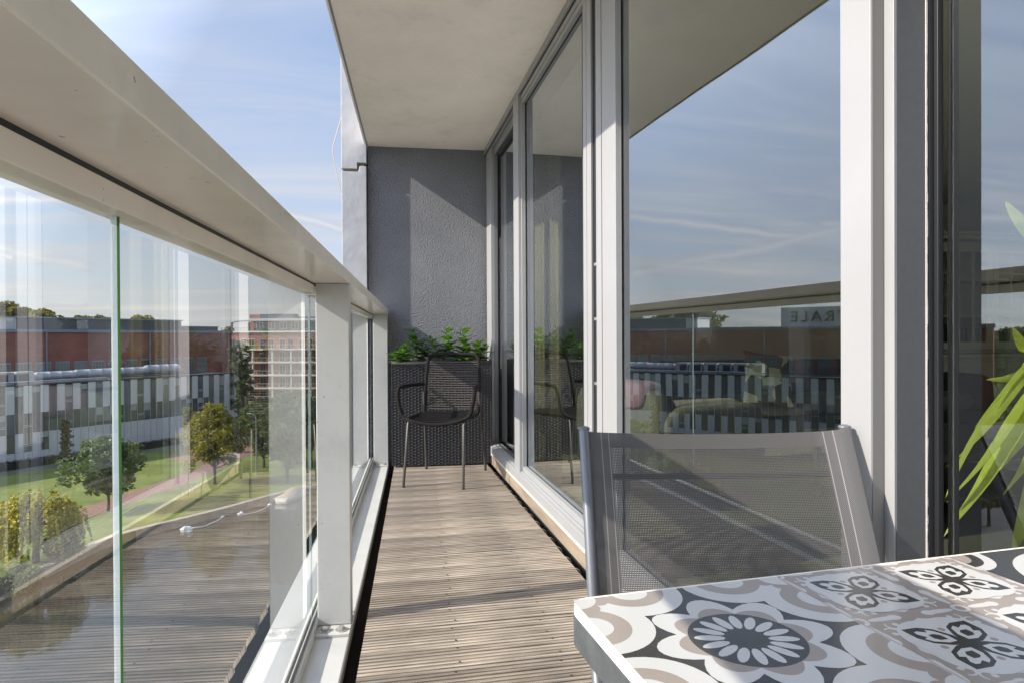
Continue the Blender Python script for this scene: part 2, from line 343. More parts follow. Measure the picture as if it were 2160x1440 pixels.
# ---- railing (rail frame)
rail = empty('balcony_railing', (0, 0, 0), label='white steel balcony railing with clear glass panes and a broad flat cap', cat='railing')
S0, S1 = -1.75, 5.40
mb = MB(); mb.box(-.452, -.234, S0, S1, 1.193, 1.234, cap_paint); mb.build('cap_rail', rail, T=TR, bevel=.002)
POST_S = (-.634, 2.336, 5.30); PW = .06
bays = [(S0, POST_S[0]), (POST_S[0] + PW, POST_S[1]), (POST_S[1] + PW, POST_S[2])]
for a, b in bays:
    mb = MB(); mb.box(-.397, -.355, a + .004, b - .004, 1.156, 1.1862, cap_paint); mb.build('glazing_rail', rail, T=TR, bevel=.0015)
mb = MB(); mb.box(-.39, -.3565, S0, S1, 1.1865, 1.1935, rubber); mb.build('gasket', rail, T=TR)
# bottom rail: broad white profile with rounded inner lip
mb = MB()
prof2 = [(-.234, -.035), (-.2335, -.025), (-.238, -.0202), (-.52, -.0202), (-.52, -.16), (-.27, -.16), (-.25, -.13), (-.236, -.07)]
n = len(prof2); V = [(x_, S0, z_) for x_, z_ in prof2] + [(x_, S1, z_) for x_, z_ in prof2]
mb.add(V, [tuple(range(n)), tuple(range(n, 2 * n))[::-1]] + [(i, i + n, (i + 1) % n + n, (i + 1) % n) for i in range(n)], white_paint)
mb.build('bottom_rail', rail, T=TR, bevel=.002)
mb = MB()
mb.box(-.3665, -.3635, S0, S1, -.0195, .028, white_paint); mb.box(-.3635, -.361, S0, S1, -.0195, .020, alu_d)
mb.box(-.3605, -.350, S0, S1, -.0195, .012, white_paint)
mb.box(-.392, -.3835, S0, S1, -.0195, .022, white_paint)
mb.build('glass_channel', rail, T=TR, bevel=.001)
for s_ in POST_S:
    mb = MB(); mb.box(-.352, -.237, s_, s_ + PW, -.0085, 1.1925, white_paint); post = mb.build('post', rail, T=TR, bevel=.003)
    mb = MB(); mb.box(-.350, -.236, s_ - .075, s_ + PW + .075, -.0198, -.010, white_paint); mb.build('base_plate', post, T=TR, bevel=.001)
    for by in (s_ - .04, s_ + PW + .04):
        for bx in (-.322, -.266):
            mb = MB()
            mb.tube([(bx, by, -.0098), (bx, by, -.0075)], .021, steel, 20, smooth=False)
            a0 = rnd.uniform(0, 1)
            mb.prism([(bx + .0115 * cos(a0 + q * pi / 3), by + .0115 * sin(a0 + q * pi / 3)) for q in range(6)], -.0074, .0035, steel)
            mb.build('bolt', post, T=TR, bevel=.0008)
joints = [S0, POST_S[0] + .03, .884, POST_S[1] + .03, 3.84, S1 - .02]
for a, b in zip(joints[:-1], joints[1:]):
    mb = MB(); x0, x1, z0, z1 = -.3800, -.3750, -.018, 1.17; a += .004; b -= .004
    P = [(x_, y_, z_) for z_ in (z0, z1) for x_, y_ in ((x0, a), (x1, a), (x1, b), (x0, b))]
    mb.add(P, [(1, 2, 6, 5), (3, 0, 4, 7)], glass_rail); mb.add(P, [(0, 1, 5, 4)], edge_m); mb.add(P, [(2, 3, 7, 6), (4, 5, 6, 7), (0, 3, 2, 1)], edge_l)
    pane = mb.build('glass_pane', rail, T=TR)
    mb = MB(); mb.box(x0 - .0025, x0 - .0002, b + .0002, b + .0030, z0, z1, edge_l); mb.build('silicone_joint', rail, T=TR)

# ---- ceiling slab of the balcony above
mb = MB()
xl0 = lambda yy: -.415 / cos(RA) + yy * tan(-RA)
mb.prism([(xl0(-1.9), -1.9), (1.10, -1.9), (1.10, 5.52), (xl0(5.44), 5.47)], 2.58, 2.86, soffit_m)
o = mb.build('balcony_ceiling'); tag(o, 'beige rendered underside of the balcony above', 'ceiling')
mb = MB(); mb.prism([(xl0(-1.9) + .012, -1.9), (xl0(-1.9) + .022, -1.9), (xl0(5.42) + .022, 5.42), (xl0(5.42) + .012, 5.42)], 2.574, 2.5803, alu_d)
mb.build('drip_edge', o)

# ---- end wall (square to the railing) and concrete column beyond it
mb = MB(); mb.box(-.395, 1.05, 5.438, 5.70, -.3, 2.5795, wall_m); o = mb.build('end_wall', T=TR); tag(o, 'dark grey rough rendered wall closing the end of the balcony', 'wall')
col = empty('concrete_column', (0, 0, 0), label='light grey concrete wall edge with a stepped joint, left of the dark grey wall', cat='column')
mb = MB(); mb.prism([(-.60, 2.375), (-.475, 2.375), (-.475, 2.425), (-.4005, 2.425), (-.4005, 9), (-.60, 9)], 0, .30, conc_m)
TV = TR @ Matrix.Translation((0, 5.375, 0)) @ Matrix(((1, 0, 0, 0), (0, 0, 1, 0), (0, 1, 0, 0), (0, 0, 0, 1)))
mb.f = [f[::-1] for f in mb.f]; mb.build('upper_panel', col, T=TV, bevel=.004)
mb = MB(); mb.prism([(-.598, -9), (-.402, -9), (-.402, 2.398), (-.455, 2.398), (-.465, 2.352), (-.598, 2.352)], 0, .30, conc_m)
mb.f = [f[::-1] for f in mb.f]; mb.build('lower_panel', col, T=TV, bevel=.004)
mb = MB(); mb.box(-.585, -.42, 5.40, 5.66, 2.2, 2.5, wood_under); mb.build('joint_filler', col, T=TR)
# loose cable clipped on the outside
cab = empty('loose_cable', (0, 0, 0), label='thin beige cable hanging loose outside the light grey concrete edge', cat='cable')
pts = [(726, 60), (726, 150), (727, 195), (722, 240), (711, 280), (702.5, 312), (704, 335), (711, 370), (719, 405), (727, 436), (729, 500), (730, 560)]
def smooth_path(P, n=6):
    P = [Vector(p) for p in P]; out = []
    for i in range(len(P) - 1):
        p0 = P[max(i - 1, 0)]; p1 = P[i]; p2 = P[i + 1]; p3 = P[min(i + 2, len(P) - 1)]
        for k in range(n):
            t = k / n; out.append(.5 * ((2 * p1) + (p2 - p0) * t + (2 * p0 - 5 * p1 + 4 * p2 - p3) * t * t + (3 * p1 - p0 - 3 * p2 + p3) * t ** 3))
    return out + [P[-1]]
cable_m = mat('beige cable', (.42, .36, .30), .5)
mb = MB(); mb.tube(smooth_path([D(x_, y_, 5.42) for x_, y_ in pts]), .0045, cable_m, 6); mb.build('wire', cab)
for (x_, y_) in ((727, 192), (728, 268), (728, 434)):
    p = D(x_, y_, 5.41); mb = MB(); mb.box(p.x - .012, p.x + .014, p.y - .01, p.y + .01, p.z - .012, p.z + .012, alu); mb.build('clip', cab)

# ---- window wall: frames in front at X=.882, glass behind
win = empty('window_wall', (.9, 0, 0), label='full-height sliding windows in light grey aluminium frames', cat='window')
def wpart(mb, name, bevel=0, parent=win): return mb.build(name, parent, T=Matrix.Translation((-.9, 0, 0)) if parent is win else None, bevel=bevel)
GX, FX = .910, .882
GZ0, GZ1 = .186, 2.474
YE = 5.42
def pane(x, y0, y1, z0, z1, name='glass_pane'):
    mb = MB(); P = [(x_, y_, z_) for z_ in (z0, z1) for x_, y_ in ((x, y0), (x + .024, y0), (x + .024, y1), (x, y1))]
    mb.add(P, [(3, 0, 4, 7), (1, 2, 6, 5)], glass_win); mb.add(P, [(0, 1, 5, 4), (2, 3, 7, 6), (4, 5, 6, 7), (0, 3, 2, 1)], rubber)
    return wpart(mb, name)
def gasket(x, y0, y1, z0, z1, t=.008):
    mb = MB(); x1 = x + .004
    mb.box(x - .003, x1, y0, y0 + t, z0, z1, rubber); mb.box(x - .003, x1, y1 - t, y1, z0, z1, rubber)
    mb.box(x - .003, x1, y0 + t, y1 - t, z0, z0 + t, rubber); mb.box(x - .003, x1, y0 + t, y1 - t, z1 - t, z1, rubber)
    wpart(mb, 'seal')
yA0, yA1 = Yat(1231.5, GX), Yat(1106, GX)          # middle leaf
yB0, yB1 = Yat(1800, GX), Yat(1304, GX)            # big leaf
pane(GX, yA0 - .01, yA1 + .01, GZ0 - .01, GZ1 + .01); gasket(GX, yA0 - .006, yA1 + .006, GZ0 - .006, GZ1 + .006)
pane(GX, yB0 - .01, yB1 + .01, GZ0 - .01, GZ1 + .01); gasket(GX, yB0 - .006, yB1 + .006, GZ0 - .006, GZ1 + .006)
# vertical members, near to far
yp = Yat(1837, FX)
mb = MB(); mb.box(FX, .909, yp, yB0 + .001, .10, 2.5, alu); wpart(mb, 'stile', .0015)
y2 = Yat(1886, .909); side_shade = mat('charcoal side shade', (.085, .085, .09), .45, noise=.08, nscale=60)
mb = MB(); mb.box(FX + .002, .908, yp - .0022, yp - .0003, .10, 2.5, mat('grey brown side shade', (.19, .18, .17), .5)); wpart(mb, 'side_shade_strip')  # added strip: shade on the stile's grazing-lit side put into its colour
mb = MB(); mb.box(.9092, .985, y2, yp - .0005, .10, 2.5, alu); wpart(mb, 'stile', .001)
mb = MB(); mb.box(.912, .972, y2 - .0025, y2 - .0004, .10, 2.5, side_shade); wpart(mb, 'deep_shade_strip', .0005)  # added charcoal strip paints the shade of this deeper side face
mb = MB()
for k in range(150):
    z_ = .12 + k * .0158; mb.box(.9735, .9765 + rnd.uniform(-.0005, .0008), y2 - .004, y2 - .0005, z_, z_ + .0157, brush_m)
wpart(mb, 'brush_seal')
mb = MB(); mb.box(.9795, .990, y2 - .004, y2 + .02, .1, 2.5, rubber); mb.box(.9905, 1.003, y2 - .012, y2 + .02, .1, 2.5, rubber)
wpart(mb, 'dark_post', .001)
PX3 = 1.0035
pane(PX3, -1.7, y2 - .02, .12, 2.474)
mb = MB(); mb.box(.90, 1.05, -1.8, y2 - .012, .045, .115, alu); wpart(mb, 'sill', .002)
# double stile between the two leaves
ya, yb = Yat(1300, FX), Yat(1231.5, FX)
def yf(px): return Yat(px, FX)
mb = MB(); mb.box(FX, .906, yf(1300), yf(1271), .155, 2.5, alu); wpart(mb, 'stile', .0015)
mb = MB(); mb.box(FX + .001, .906, yf(1269), yf(1258), .155, 2.5, alu); wpart(mb, 'stile', .001)
mb = MB(); mb.box(.893, .907, yf(1300) + .002, yf(1233), .155, 2.5, rubber); wpart(mb, 'slot')
mb = MB(); mb.box(FX, .8925, yf(1248), yf(1239), .155, 2.5, alu); wpart(mb, 'stile', .0015)
mb = MB(); mb.box(FX + .0005, .8925, yf(1238), yf(1231.5), .155, 2.5, alu); wpart(mb, 'stile', .001)
mb = MB(); mb.box(.9075, .94, yB1 + .001, yA0 - .001, .155, 2.5, alu_d); wpart(mb, 'stile')
# small strike plates in the slot
mb = MB()
for z_ in (.80, 1.07, 1.30): mb.box(.889, .8935, yf(1256), yf(1250), z_, z_ + .012, steel)
wpart(mb, 'strike_plate')
# projecting mullion with a stub that hangs below
yA_, yB_ = Yat(1098, .872), Yat(1087.5, .872)
mb = MB(); mb.box(.862, .905, yA_ + .0, yB_, .135, 2.535, alu); wpart(mb, 'mullion', .0015)
mb = MB(); mb.box(.880, .905, Yat(1105, .89), yA_ - .001, .155, 2.48, alu); wpart(mb, 'stile', .001)
mb = MB(); mb.tube([(.866, yA_ - .012, .125), (.866, yA_ - .012, .138)], .006, rubber, 8); wpart(mb, 'mullion_plug')
# far leaf, set back in its track, and end jamb
yj0 = Yat(1046, .89)
pane(.945, yB_ - .02, yj0 + .05, GZ0, 2.46)
mb = MB(); mb.box(FX, .905, Yat(1037, FX), 5.36, .1, 2.53, alu); wpart(mb, 'jamb', .001)
mb = MB(); mb.box(.906, .935, Yat(1042, .9), 5.36, .12, 2.52, alu_d); mb.box(.936, .95, Yat(1047, .92), 5.36, .12, 2.52, rubber); wpart(mb, 'track_jamb')
mb = MB()
for k, (a, b, mt) in enumerate(((.906, .915, alu_d), (.916, .923, rubber), (.924, .931, alu_d), (.932, .940, rubber))):
    mb.box(a, b, yB_, Yat(1042, .9), .120, .160 - .002 * k, mt); mb.box(a, b, yB_, Yat(1042, .9), 2.462 + .004 * k, 2.52, mt)
wpart(mb, 'track')
# head: fascia, black shadow gap, top frame
mb = MB(); mb.box(.868, .880, -1.8, 5.40, 2.540, 2.5796, alu); wpart(mb, 'fascia', .001)
mb = MB(); mb.box(.8805, .93, -1.8, 5.40, 2.531, 2.575, rubber); wpart(mb, 'shadow_gap')
mb = MB(); mb.box(.8815, .9065, -1.8, yB_ + .001, 2.5005, 2.5305, alu); mb.box(.886, .9065, -1.8, yB_, 2.4745, 2.500, alu); wpart(mb, 'head_frame', .001)
mb = MB(); mb.box(.8815, .905, yB_ + .002, 5.36, 2.5305, 2.5308, alu); mb.box(.907, 1.05, -1.8, 5.4, 2.4745, 2.5305, alu_d); wpart(mb, 'head_frame')
# bottom frame and stepped sill
mb = MB()
mb.box(.882, .9085, y2 + .03, yB_ + .02, .1555, .1862, alu)
pr = [(.8835, .155), (.872, .1535), (.870, .150), (.853, .147), (.850, .144), (.850, .094), (.95, .094), (.95, .155)]
n = len(pr); V = [(x_, -1.8, z_) for x_, z_ in pr] + [(x_, 5.40, z_) for x_, z_ in pr]
mb.add(V, [tuple(range(n)), tuple(range(n, 2 * n))[::-1]] + [(i, i + n, (i + 1) % n + n, (i + 1) % n) for i in range(n)], alu)
wpart(mb, 'sill', .001)
cream = mat('stained cream stone', (.60, .55, .46), .7, noise=.16, nscale=18)
mb = MB(); mb.box(.852, .95, -1.8, 5.40, .076, .0935, cream); wpart(mb, 'stone_sill', .001)
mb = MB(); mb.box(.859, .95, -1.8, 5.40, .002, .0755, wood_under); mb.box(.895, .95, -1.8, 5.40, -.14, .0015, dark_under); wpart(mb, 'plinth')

# ================================================================== THE ROOM BEHIND THE GLASS
room_wall = mat('room plaster', (.62, .61, .57), .9)
room_floor = mat('pale oak floor', (.50, .46, .38), .45, noise=.15, nscale=3, stretch=(1, 9, 1))
mb = MB(); mb.box(.96, 7.6, -3.2, 6.6, -.12, .045, room_floor); o = mb.build('room_floor'); tag(o, kind='structure')
mb = MB(); mb.box(.955, 7.6, -3.2, 6.6, 2.56, 2.60, room_wall); o = mb.build('room_ceiling'); tag(o, kind='structure')
mb = MB(); mb.box(7.5, 7.6, -3.2, 6.6, .045, 2.56, room_wall); mb.box(1.0, 7.5, 6.5, 6.6, .045, 2.56, room_wall); mb.box(.96, 7.5, -3.2, -3.1, .045, 2.56, room_wall)
mb.box(.96, 1.06, 5.45, 6.5, .045, 2.56, room_wall); mb.box(.96, 1.06, -3.1, -1.75, .045, 2.56, room_wall)
o = mb.build('room_walls'); tag(o, kind='structure')
sofa_m = mat('charcoal sofa fabric', (.035, .03, .032), .9, bump=.3, bscale=200)
olive = mat('olive upholstery', (.15, .14, .125), .85, noise=.1, nscale=6)
pink = mat('pink throw', (.30, .17, .25), .9)
def rounded(mb, x0, x1, y0, y1, z0, z1, m_, r=.06, n=4):
    """cushion-like box with rounded outline"""
    V = []; Fc = []; nu = 24; nv = 8
    cx_, cy_, cz_ = (x0 + x1) / 2, (y0 + y1) / 2, (z0 + z1) / 2; hx, hy, hz_ = (x1 - x0) / 2, (y1 - y0) / 2, (z1 - z0) / 2
    def se(w, e): return math.copysign(abs(w) ** e, w)
    for j in range(nv + 1):
        ph = -pi / 2 + pi * j / nv
        for i in range(nu):
            th = 2 * pi * i / nu; V.append((cx_ + hx * se(cos(ph), .35) * se(cos(th), .35), cy_ + hy * se(cos(ph), .35) * se(sin(th), .35), cz_ + hz_ * se(sin(ph), .5)))
    for j in range(nv):
        for i in range(nu): Fc.append((j * nu + i, j * nu + (i + 1) % nu, (j + 1) * nu + (i + 1) % nu, (j + 1) * nu + i))
    mb.add(V, Fc, m_, True)
sofa = empty('sofa', (3.9, 5.7, .045), label='dark charcoal sofa with pale seat cushions at the back of the room', cat='sofa')
pale = mat('greenish beige cushions', (.16, .15, .13), .9, noise=.1, nscale=5)
mb = MB(); mb.box(-1.6, 1.9, -.45, .45, .06, .24, sofa_m); mb.build('base', sofa, bevel=.02)
mb = MB(); rounded(mb, -1.6, 1.9, .2, .5, .2, .72, sofa_m); mb.build('backrest', sofa)
for k in range(4):
    mb = MB(); rounded(mb, -1.5 + k * .84, -.68 + k * .84, -.48, .22, .22, .40, pale); mb.build('seat_cushion', sofa)
for xx in (-1.75, 1.85):
    mb = MB(); rounded(mb, xx - .02, xx + .2, -.45, .45, .06, .58, sofa_m); mb.build('armrest', sofa)
cm = mat('printed cushion fabric', (.50, .48, .36), .9)
n_ = cm.node_tree; P_ = n_.nodes['Principled BSDF']; vt = n_.nodes.new('ShaderNodeTexVoronoi'); vt.inputs['Scale'].default_value = 7; tcn = n_.nodes.new('ShaderNodeTexCoord'); n_.links.new(tcn.outputs['Object'], vt.inputs['Vector'])
rp = n_.nodes.new('ShaderNodeValToRGB'); rp.color_ramp.interpolation = 'CONSTANT'; rp.color_ramp.elements[0].color = (.78, .76, .58, 1); rp.color_ramp.elements[1].color = (.13, .13, .09, 1); rp.color_ramp.elements[1].position = .5
n_.links.new(vt.outputs['Color'], rp.inputs[0]); n_.links.new(rp.outputs[0], P_.inputs['Base Color'])
mb = MB(); V = []; Fc = []; N = 12
for sgn in (-1, 1):
    for j in range(N + 1):
        for i in range(N + 1):
            u, v = i / N * 2 - 1, j / N * 2 - 1; pin = 1 - .10 * (1 - abs(u)) * (abs(v) ** 2) ; pin2 = 1 - .10 * (1 - abs(v)) * (abs(u) ** 2)
            V.append((u * .24 * pin2, sgn * .075 * ((1 - u * u) * (1 - v * v)) ** .5 , v * .24 * pin))
for s_ in range(2):
    o_ = s_ * (N + 1) ** 2
    for j in range(N):
        for i in range(N):
            f = (o_ + j * (N + 1) + i, o_ + j * (N + 1) + i + 1, o_ + (j + 1) * (N + 1) + i + 1, o_ + (j + 1) * (N + 1) + i); Fc.append(f if s_ == 0 else f[::-1])
mb.add(V, Fc, cm, True); o = mb.build('cushion'); o.location = (3.42, 5.22, .62); o.rotation_euler = (-.25, .12, -.1); tag(o, 'square cushion with a beige leaf print, leaning on the dark sofa', 'cushion')
arm = empty('armchair', (1.72, 3.7, .045), .3, label='olive armchair with a pink throw over its back, just inside the big window', cat='armchair')
mb = MB(); rounded(mb, -.4, .4, -.4, .35, .1, .42, olive); mb.build('seat', arm)
mb = MB(); rounded(mb, -.42, -.28, -.4, .4, .1, .68, olive); mb.build('backrest', arm)
for yy in (-.44, .3):
    mb = MB(); rounded(mb, -.38, .4, yy, yy + .14, .1, .58, olive); mb.build('armrest', arm)
mb = MB(); rounded(mb, -.45, -.25, -.3, .2, .55, .71, pink); o = mb.build('throw'); o.parent = None
o.matrix_world = Matrix.Translation((1.72, 3.7, .045)) @ Matrix.Rotation(.3, 4, 'Z'); tag(o, 'pink throw laid over the back of the olive armchair', 'throw')
ct = empty('coffee_table', (3.05, 3.0, .045), label='low dark coffee table on thin steel legs', cat='coffee table')
dkw = mat('dark stained wood', (.03, .025, .022), .4)
mb = MB(); mb.box(-.55, .55, -.45, .45, .36, .40, dkw); mb.build('table_top', ct, bevel=.004)
mb = MB(); mb.box(-.5, .5, -.4, .4, .16, .18, dkw); mb.build('shelf', ct)
for xx, yy in ((-.5, -.4), (.5, -.4), (-.5, .4), (.5, .4)):
    mb = MB(); mb.box(xx - .015, xx + .015, yy - .015, yy + .015, 0, .36, steel); mb.build('leg', ct)
mb = MB(); mb.box(2.0, 4.3, 2.2, 4.6, .0455, .056, mat('dark rug', (.06, .055, .05), .95, bump=.5, bscale=120)); o = mb.build('rug'); tag(o, 'dark rug under the low coffee table', 'rug')
cabm = mat('off-white cabinet paint', (.60, .60, .54), .5)
cabi = empty('display_cabinet', (6.25, 6.0, .045), label='tall off-white cabinet with small glazed doors above panelled ones', cat='cabinet')
mb = MB(); mb.box(-.75, .95, -.25, .4, 0, .72, cabm); mb.box(-.8, 1.0, -.30, .4, .722, .76, cabm); mb.build('base_unit', cabi, bevel=.005)
mb = MB(); mb.box(-.70, -.66, -.12, .4, .762, 1.98, cabm); mb.box(.86, .90, -.12, .4, .762, 1.98, cabm); mb.box(-.66, .86, .36, .4, .762, 1.98, cabm)
for z_ in (.764, 1.15, 1.55, 1.945): mb.box(-.66, .86, -.06, .36, z_, z_ + .03, cabm)
mb.build('upper_unit', cabi)
mb = MB(); mb.box(-.76, .96, -.2, .4, 1.985, 2.03, cabm); mb.box(-.80, 1.0, -.24, .4, 2.031, 2.06, cabm); mb.build('crown', cabi, bevel=.008)
for k in range(3):
    x0 = -.66 + k * .507; x1 = x0 + .50
    mb = MB(); mb.box(x0, x0 + .07, -.12, -.10, .80, 1.94, cabm); mb.box(x1 - .07, x1, -.12, -.10, .80, 1.94, cabm); mb.box(x0 + .07, x1 - .07, -.12, -.10, .80, .88, cabm); mb.box(x0 + .07, x1 - .07, -.12, -.10, 1.86, 1.94, cabm)
    mb.box((x0 + x1) / 2 - .012, (x0 + x1) / 2 + .012, -.118, -.102, .88, 1.86, cabm)
    for z_ in (1.15, 1.38, 1.62): mb.box(x0 + .07, x1 - .07, -.117, -.103, z_, z_ + .02, cabm)
    mb.build('glazed_door', cabi)
    mb = MB(); mb.box(x0 + .01, x1 - .01, -.268, -.251, .05, .68, cabm); mb.box(x0 + .08, x1 - .08, -.275, -.2685, .12, .60, cabm); mb.build('panel_door', cabi, bevel=.004)
for k in range(22):
    cc = rnd.choice([(.12, .03, .03), (.02, .08, .12), (.2, .17, .1), (.03, .1, .08), (.08, .05, .04)]); xx = 5.66 + k * .062
    mb = MB(); mb.box(xx, xx + rnd.uniform(.03, .055), 6.02, 6.2, .842, .842 + rnd.uniform(.2, .28), mat('book cover %d' % (k % 5), cc, .7)); o = mb.build('book')
    tag(o, 'one of the dark book spines in a row behind the cabinet glass', 'book', 'books in the display cabinet')
# curtain hanging inside
cur_m = mat('beige curtain', (.52, .47, .36), .9, trans=.25)
mb = MB(); V = []; Fc = []; N = 60
for i in range(N + 1):
    u = i / N; yy = 3.95 + .46 * u; xx = 1.10 + .035 * sin(u * 34) + .01 * sin(u * 91)
    V += [(xx, yy, .07), (xx + .004, yy, 2.5)]
for i in range(N): Fc.append((2 * i, 2 * i + 2, 2 * i + 3, 2 * i + 1))
mb.add(V, Fc, cur_m, True); o = mb.build('curtain'); sm = o.modifiers.new('thickness', 'SOLIDIFY'); sm.thickness = .003
tag(o, 'beige curtain gathered in folds inside the middle window', 'curtain')

# strap-leaved plant just inside the near pane
def ribbon(mb, pts, wmax, m_, side, curl=.25, n=5):
    P = smooth_path(pts, n); N = len(P); V = []; Fc = []
    for i, p in enumerate(P):
        t = i / (N - 1); w = wmax * (sin(pi * min(1, t * .93 + .07)) ** .6) * (1 if t < .5 else (1 - (t - .5) * 1.2) + .12)
        tg = (P[min(i + 1, N - 1)] - P[max(i - 1, 0)]).normalized(); sd = side - tg * side.dot(tg); sd.normalize(); nn = tg.cross(sd)
        V += [p - sd * w + nn * w * curl, p, p + sd * w + nn * w * curl]
    for i in range(N - 1): a = 3 * i; Fc += [(a, a + 3, a + 4, a + 1), (a + 1, a + 4, a + 5, a + 2)]
    mb.add(V, Fc, m_, True)
strap = mat('strap leaf green', (.44, .50, .11), .42, noise=.15, nscale=14, rnd_isl=.2, trans=.45, stretch=(3, 3, 3))
pl = empty('indoor_palm', (0, 0, 0), label='indoor plant with long bright green strap leaves behind the near glass pane', cat='plant')
base = PX(2330, 700, 1.75)
mb = MB()
tg_ = [((1996, 1060, 1.22), (2090, 960, 1.33), .013), ((1990, 1132, 1.20), (2080, 1020, 1.32), .019), ((1994, 1050, 1.24), (2070, 905, 1.40), .012), ((2055, 905, 1.30), (2120, 830, 1.45), .013),
       ((1994, 985, 1.35), (2060, 930, 1.45), .011), ((2120, 425, 1.5), (2165, 480, 1.55), .012), ((2135, 690, 1.4), (2175, 735, 1.5), .012), ((2080, 800, 1.6), (2150, 790, 1.65), .009),
       ((2115, 1045, 1.3), (2180, 960, 1.4), .014), ((2138, 1170, 1.2), (2175, 1080, 1.3), .018), ((2100, 1000, 1.5), (2160, 930, 1.6), .010)]
for (a, b, w_) in tg_:
    pa, pb = PX(*a), PX(*b); mid = pb.lerp(base, .5) + Vector((0, 0, .05))
    ribbon(mb, [base, mid, pb, pa], w_ * 1.75, strap, Vector((.35, -.6, .7)))
for k in range(7):
    a = rnd.uniform(-.9, .9); L_ = rnd.uniform(.35, .6); up = rnd.uniform(-.05, .5); dv = Vector((cos(a) * L_ * .6, sin(a) * L_ - .1, 0))
    if dv.x < -.25 : dv.x = -.25
    ribbon(mb, [base, base + dv * .45 + Vector((0, 0, up * .6)), base + dv + Vector((0, 0, up - .3))], .016, strap, Vector((-sin(a), cos(a), .2)))
mb.build('leaves', pl)
mb = MB(); mb.tube([(base.x, base.y, .36), (base.x + .01, base.y, .7), (base.x, base.y, base.z + .02)], .022, mat('palm stem', (.16, .11, .07), .9, bump=.5, bscale=40), 10); mb.build('stem', pl)
mb = MB(); mb.tube([(base.x, base.y, .047), (base.x, base.y, .36)], [.13, .17], mat('dark plant pot', (.05, .05, .05), .5), 24); mb.build('pot', pl)

# ================================================================== BALCONY FURNITURE
# woven planter
def wicker_mat():
    M = bpy.data.materials.new('black wicker'); M.use_nodes = True; n = M.node_tree; L = n.links; P = n.nodes['Principled BSDF']
    P.inputs['Base Color'].default_value = (.045, .043, .048, 1); P.inputs['Roughness'].default_value = .42
    return M
wicker = wicker_mat()
PLX0, PLX1, PLS0, PLS1, PLZ = -.195, .575, 5.065, 5.425, .81
planter = empty('wicker_planter', (0, 0, 0), label='tall black woven wicker planter box against the dark grey wall', cat='planter')
# real weave: vertical ribs with strands passing over and under
def weave(mb, ax0, ax1, fn, z0, z1):
    rib = .026; row = .0115; nr = int((z1 - z0) / row); nc = int(round((ax1 - ax0) / rib)); rib = (ax1 - ax0) / nc
    sub = 4
    for r_ in range(nr):
        za = z0 + r_ * row; V = []; Fc = []
        for i in range(nc * sub + 1):
            u = i / sub; off = .0045 * cos(pi * (u + r_)); a = ax0 + u * rib
            for (dz, k) in ((.0008, -.002), (.0035, .0012), (.0075, .0012), (.0105, -.002)): V.append(fn(a, off + k, za + dz))
        for i in range(nc * sub):
            for q in range(3): b = i * 4 + q; Fc.append((b, b + 4, b + 5, b + 1))
        mb.add(V, Fc, wicker, True)
    for c in range(nc + 1):
        a = ax0 + c * rib; V = [fn(a + dx_, k, z_) for z_ in (z0, z1) for dx_, k in ((-.003, .0), (0, .003), (.003, 0))]
        mb.add(V, [(0, 1, 4, 3), (1, 2, 5, 4)], wicker)
mb = MB()
weave(mb, PLX0, PLX1, lambda a, o_, z_: (a, PLS0 - o_, z_), .012, PLZ)
weave(mb, PLS0, PLS1, lambda a, o_, z_: (PLX0 - o_, a, z_), .012, PLZ)
weave(mb, PLS0, PLS1, lambda a, o_, z_: (PLX1 + o_, a, z_), .012, PLZ)
mb.box(PLX0 + .006, PLX1 - .006, PLS0 + .006, PLS1 - .006, .012, PLZ - .06, mat('planter liner', (.015, .015, .017), .8))
mb.build('woven_body', planter, T=TR)
mb = MB(); rr = .011
mb.tube([(PLX0, PLS0, PLZ), (PLX1, PLS0, PLZ), (PLX1, PLS1, PLZ), (PLX0, PLS1, PLZ)], rr, wicker, 8, closed=True)
mb.build('rim', planter, T=TR)
mb = MB(); mb.box(PLX0 + .01, PLX1 - .01, PLS0 + .01, PLS1 - .01, PLZ - .055, PLZ - .03, mat('potting soil', (.03, .02, .014), 1, bump=1, bscale=60)); mb.build('soil', planter, T=TR)
leafm = mat('glossy laurel leaf', (.10, .215, .04), .28, rnd_isl=.5, trans=.18)
leafs = mat('laurel stem', (.12, .2, .05), .6)
def leaf(mb, p, d, L_, w, m_, upv=Vector((0, 0, 1))):
    d = d.normalized(); s_ = d.cross(upv); 
    if s_.length < .05: s_ = Vector((1, 0, 0))
    s_.normalize(); n = s_.cross(d); V = [p]; prof_ = ((.15, .55), (.4, 1), (.65, .95), (.85, .55), (1, 0))
    V = []; 
    for t, k in ((0, .05),) + prof_:
        c = p + d * L_ * t - n * L_ * .28 * t * t
        V += [c - s_ * w * k + n * w * .3 * k, c, c + s_ * w * k + n * w * .3 * k]
    Fc = []
    for i in range(len(prof_)): a = 3 * i; Fc += [(a, a + 3, a + 4, a + 1), (a + 1, a + 4, a + 5, a + 2)]
    mb.add(V, Fc, m_, True)
labels = ['low laurel sprawling over the left corner of the wicker planter', 'upright laurel second from the left in the wicker planter', 'laurel in the middle of the wicker planter, behind the rope chair', 'bushy laurel fourth from the left in the wicker planter', 'laurel at the right end of the wicker planter beside the window']
spots = [(-.12, 5.12, .12, 9), (.02, 5.22, .21, 10), (.20, 5.20, .22, 11), (.345, 5.17, .21, 11), (.47, 5.14, .14, 9)]
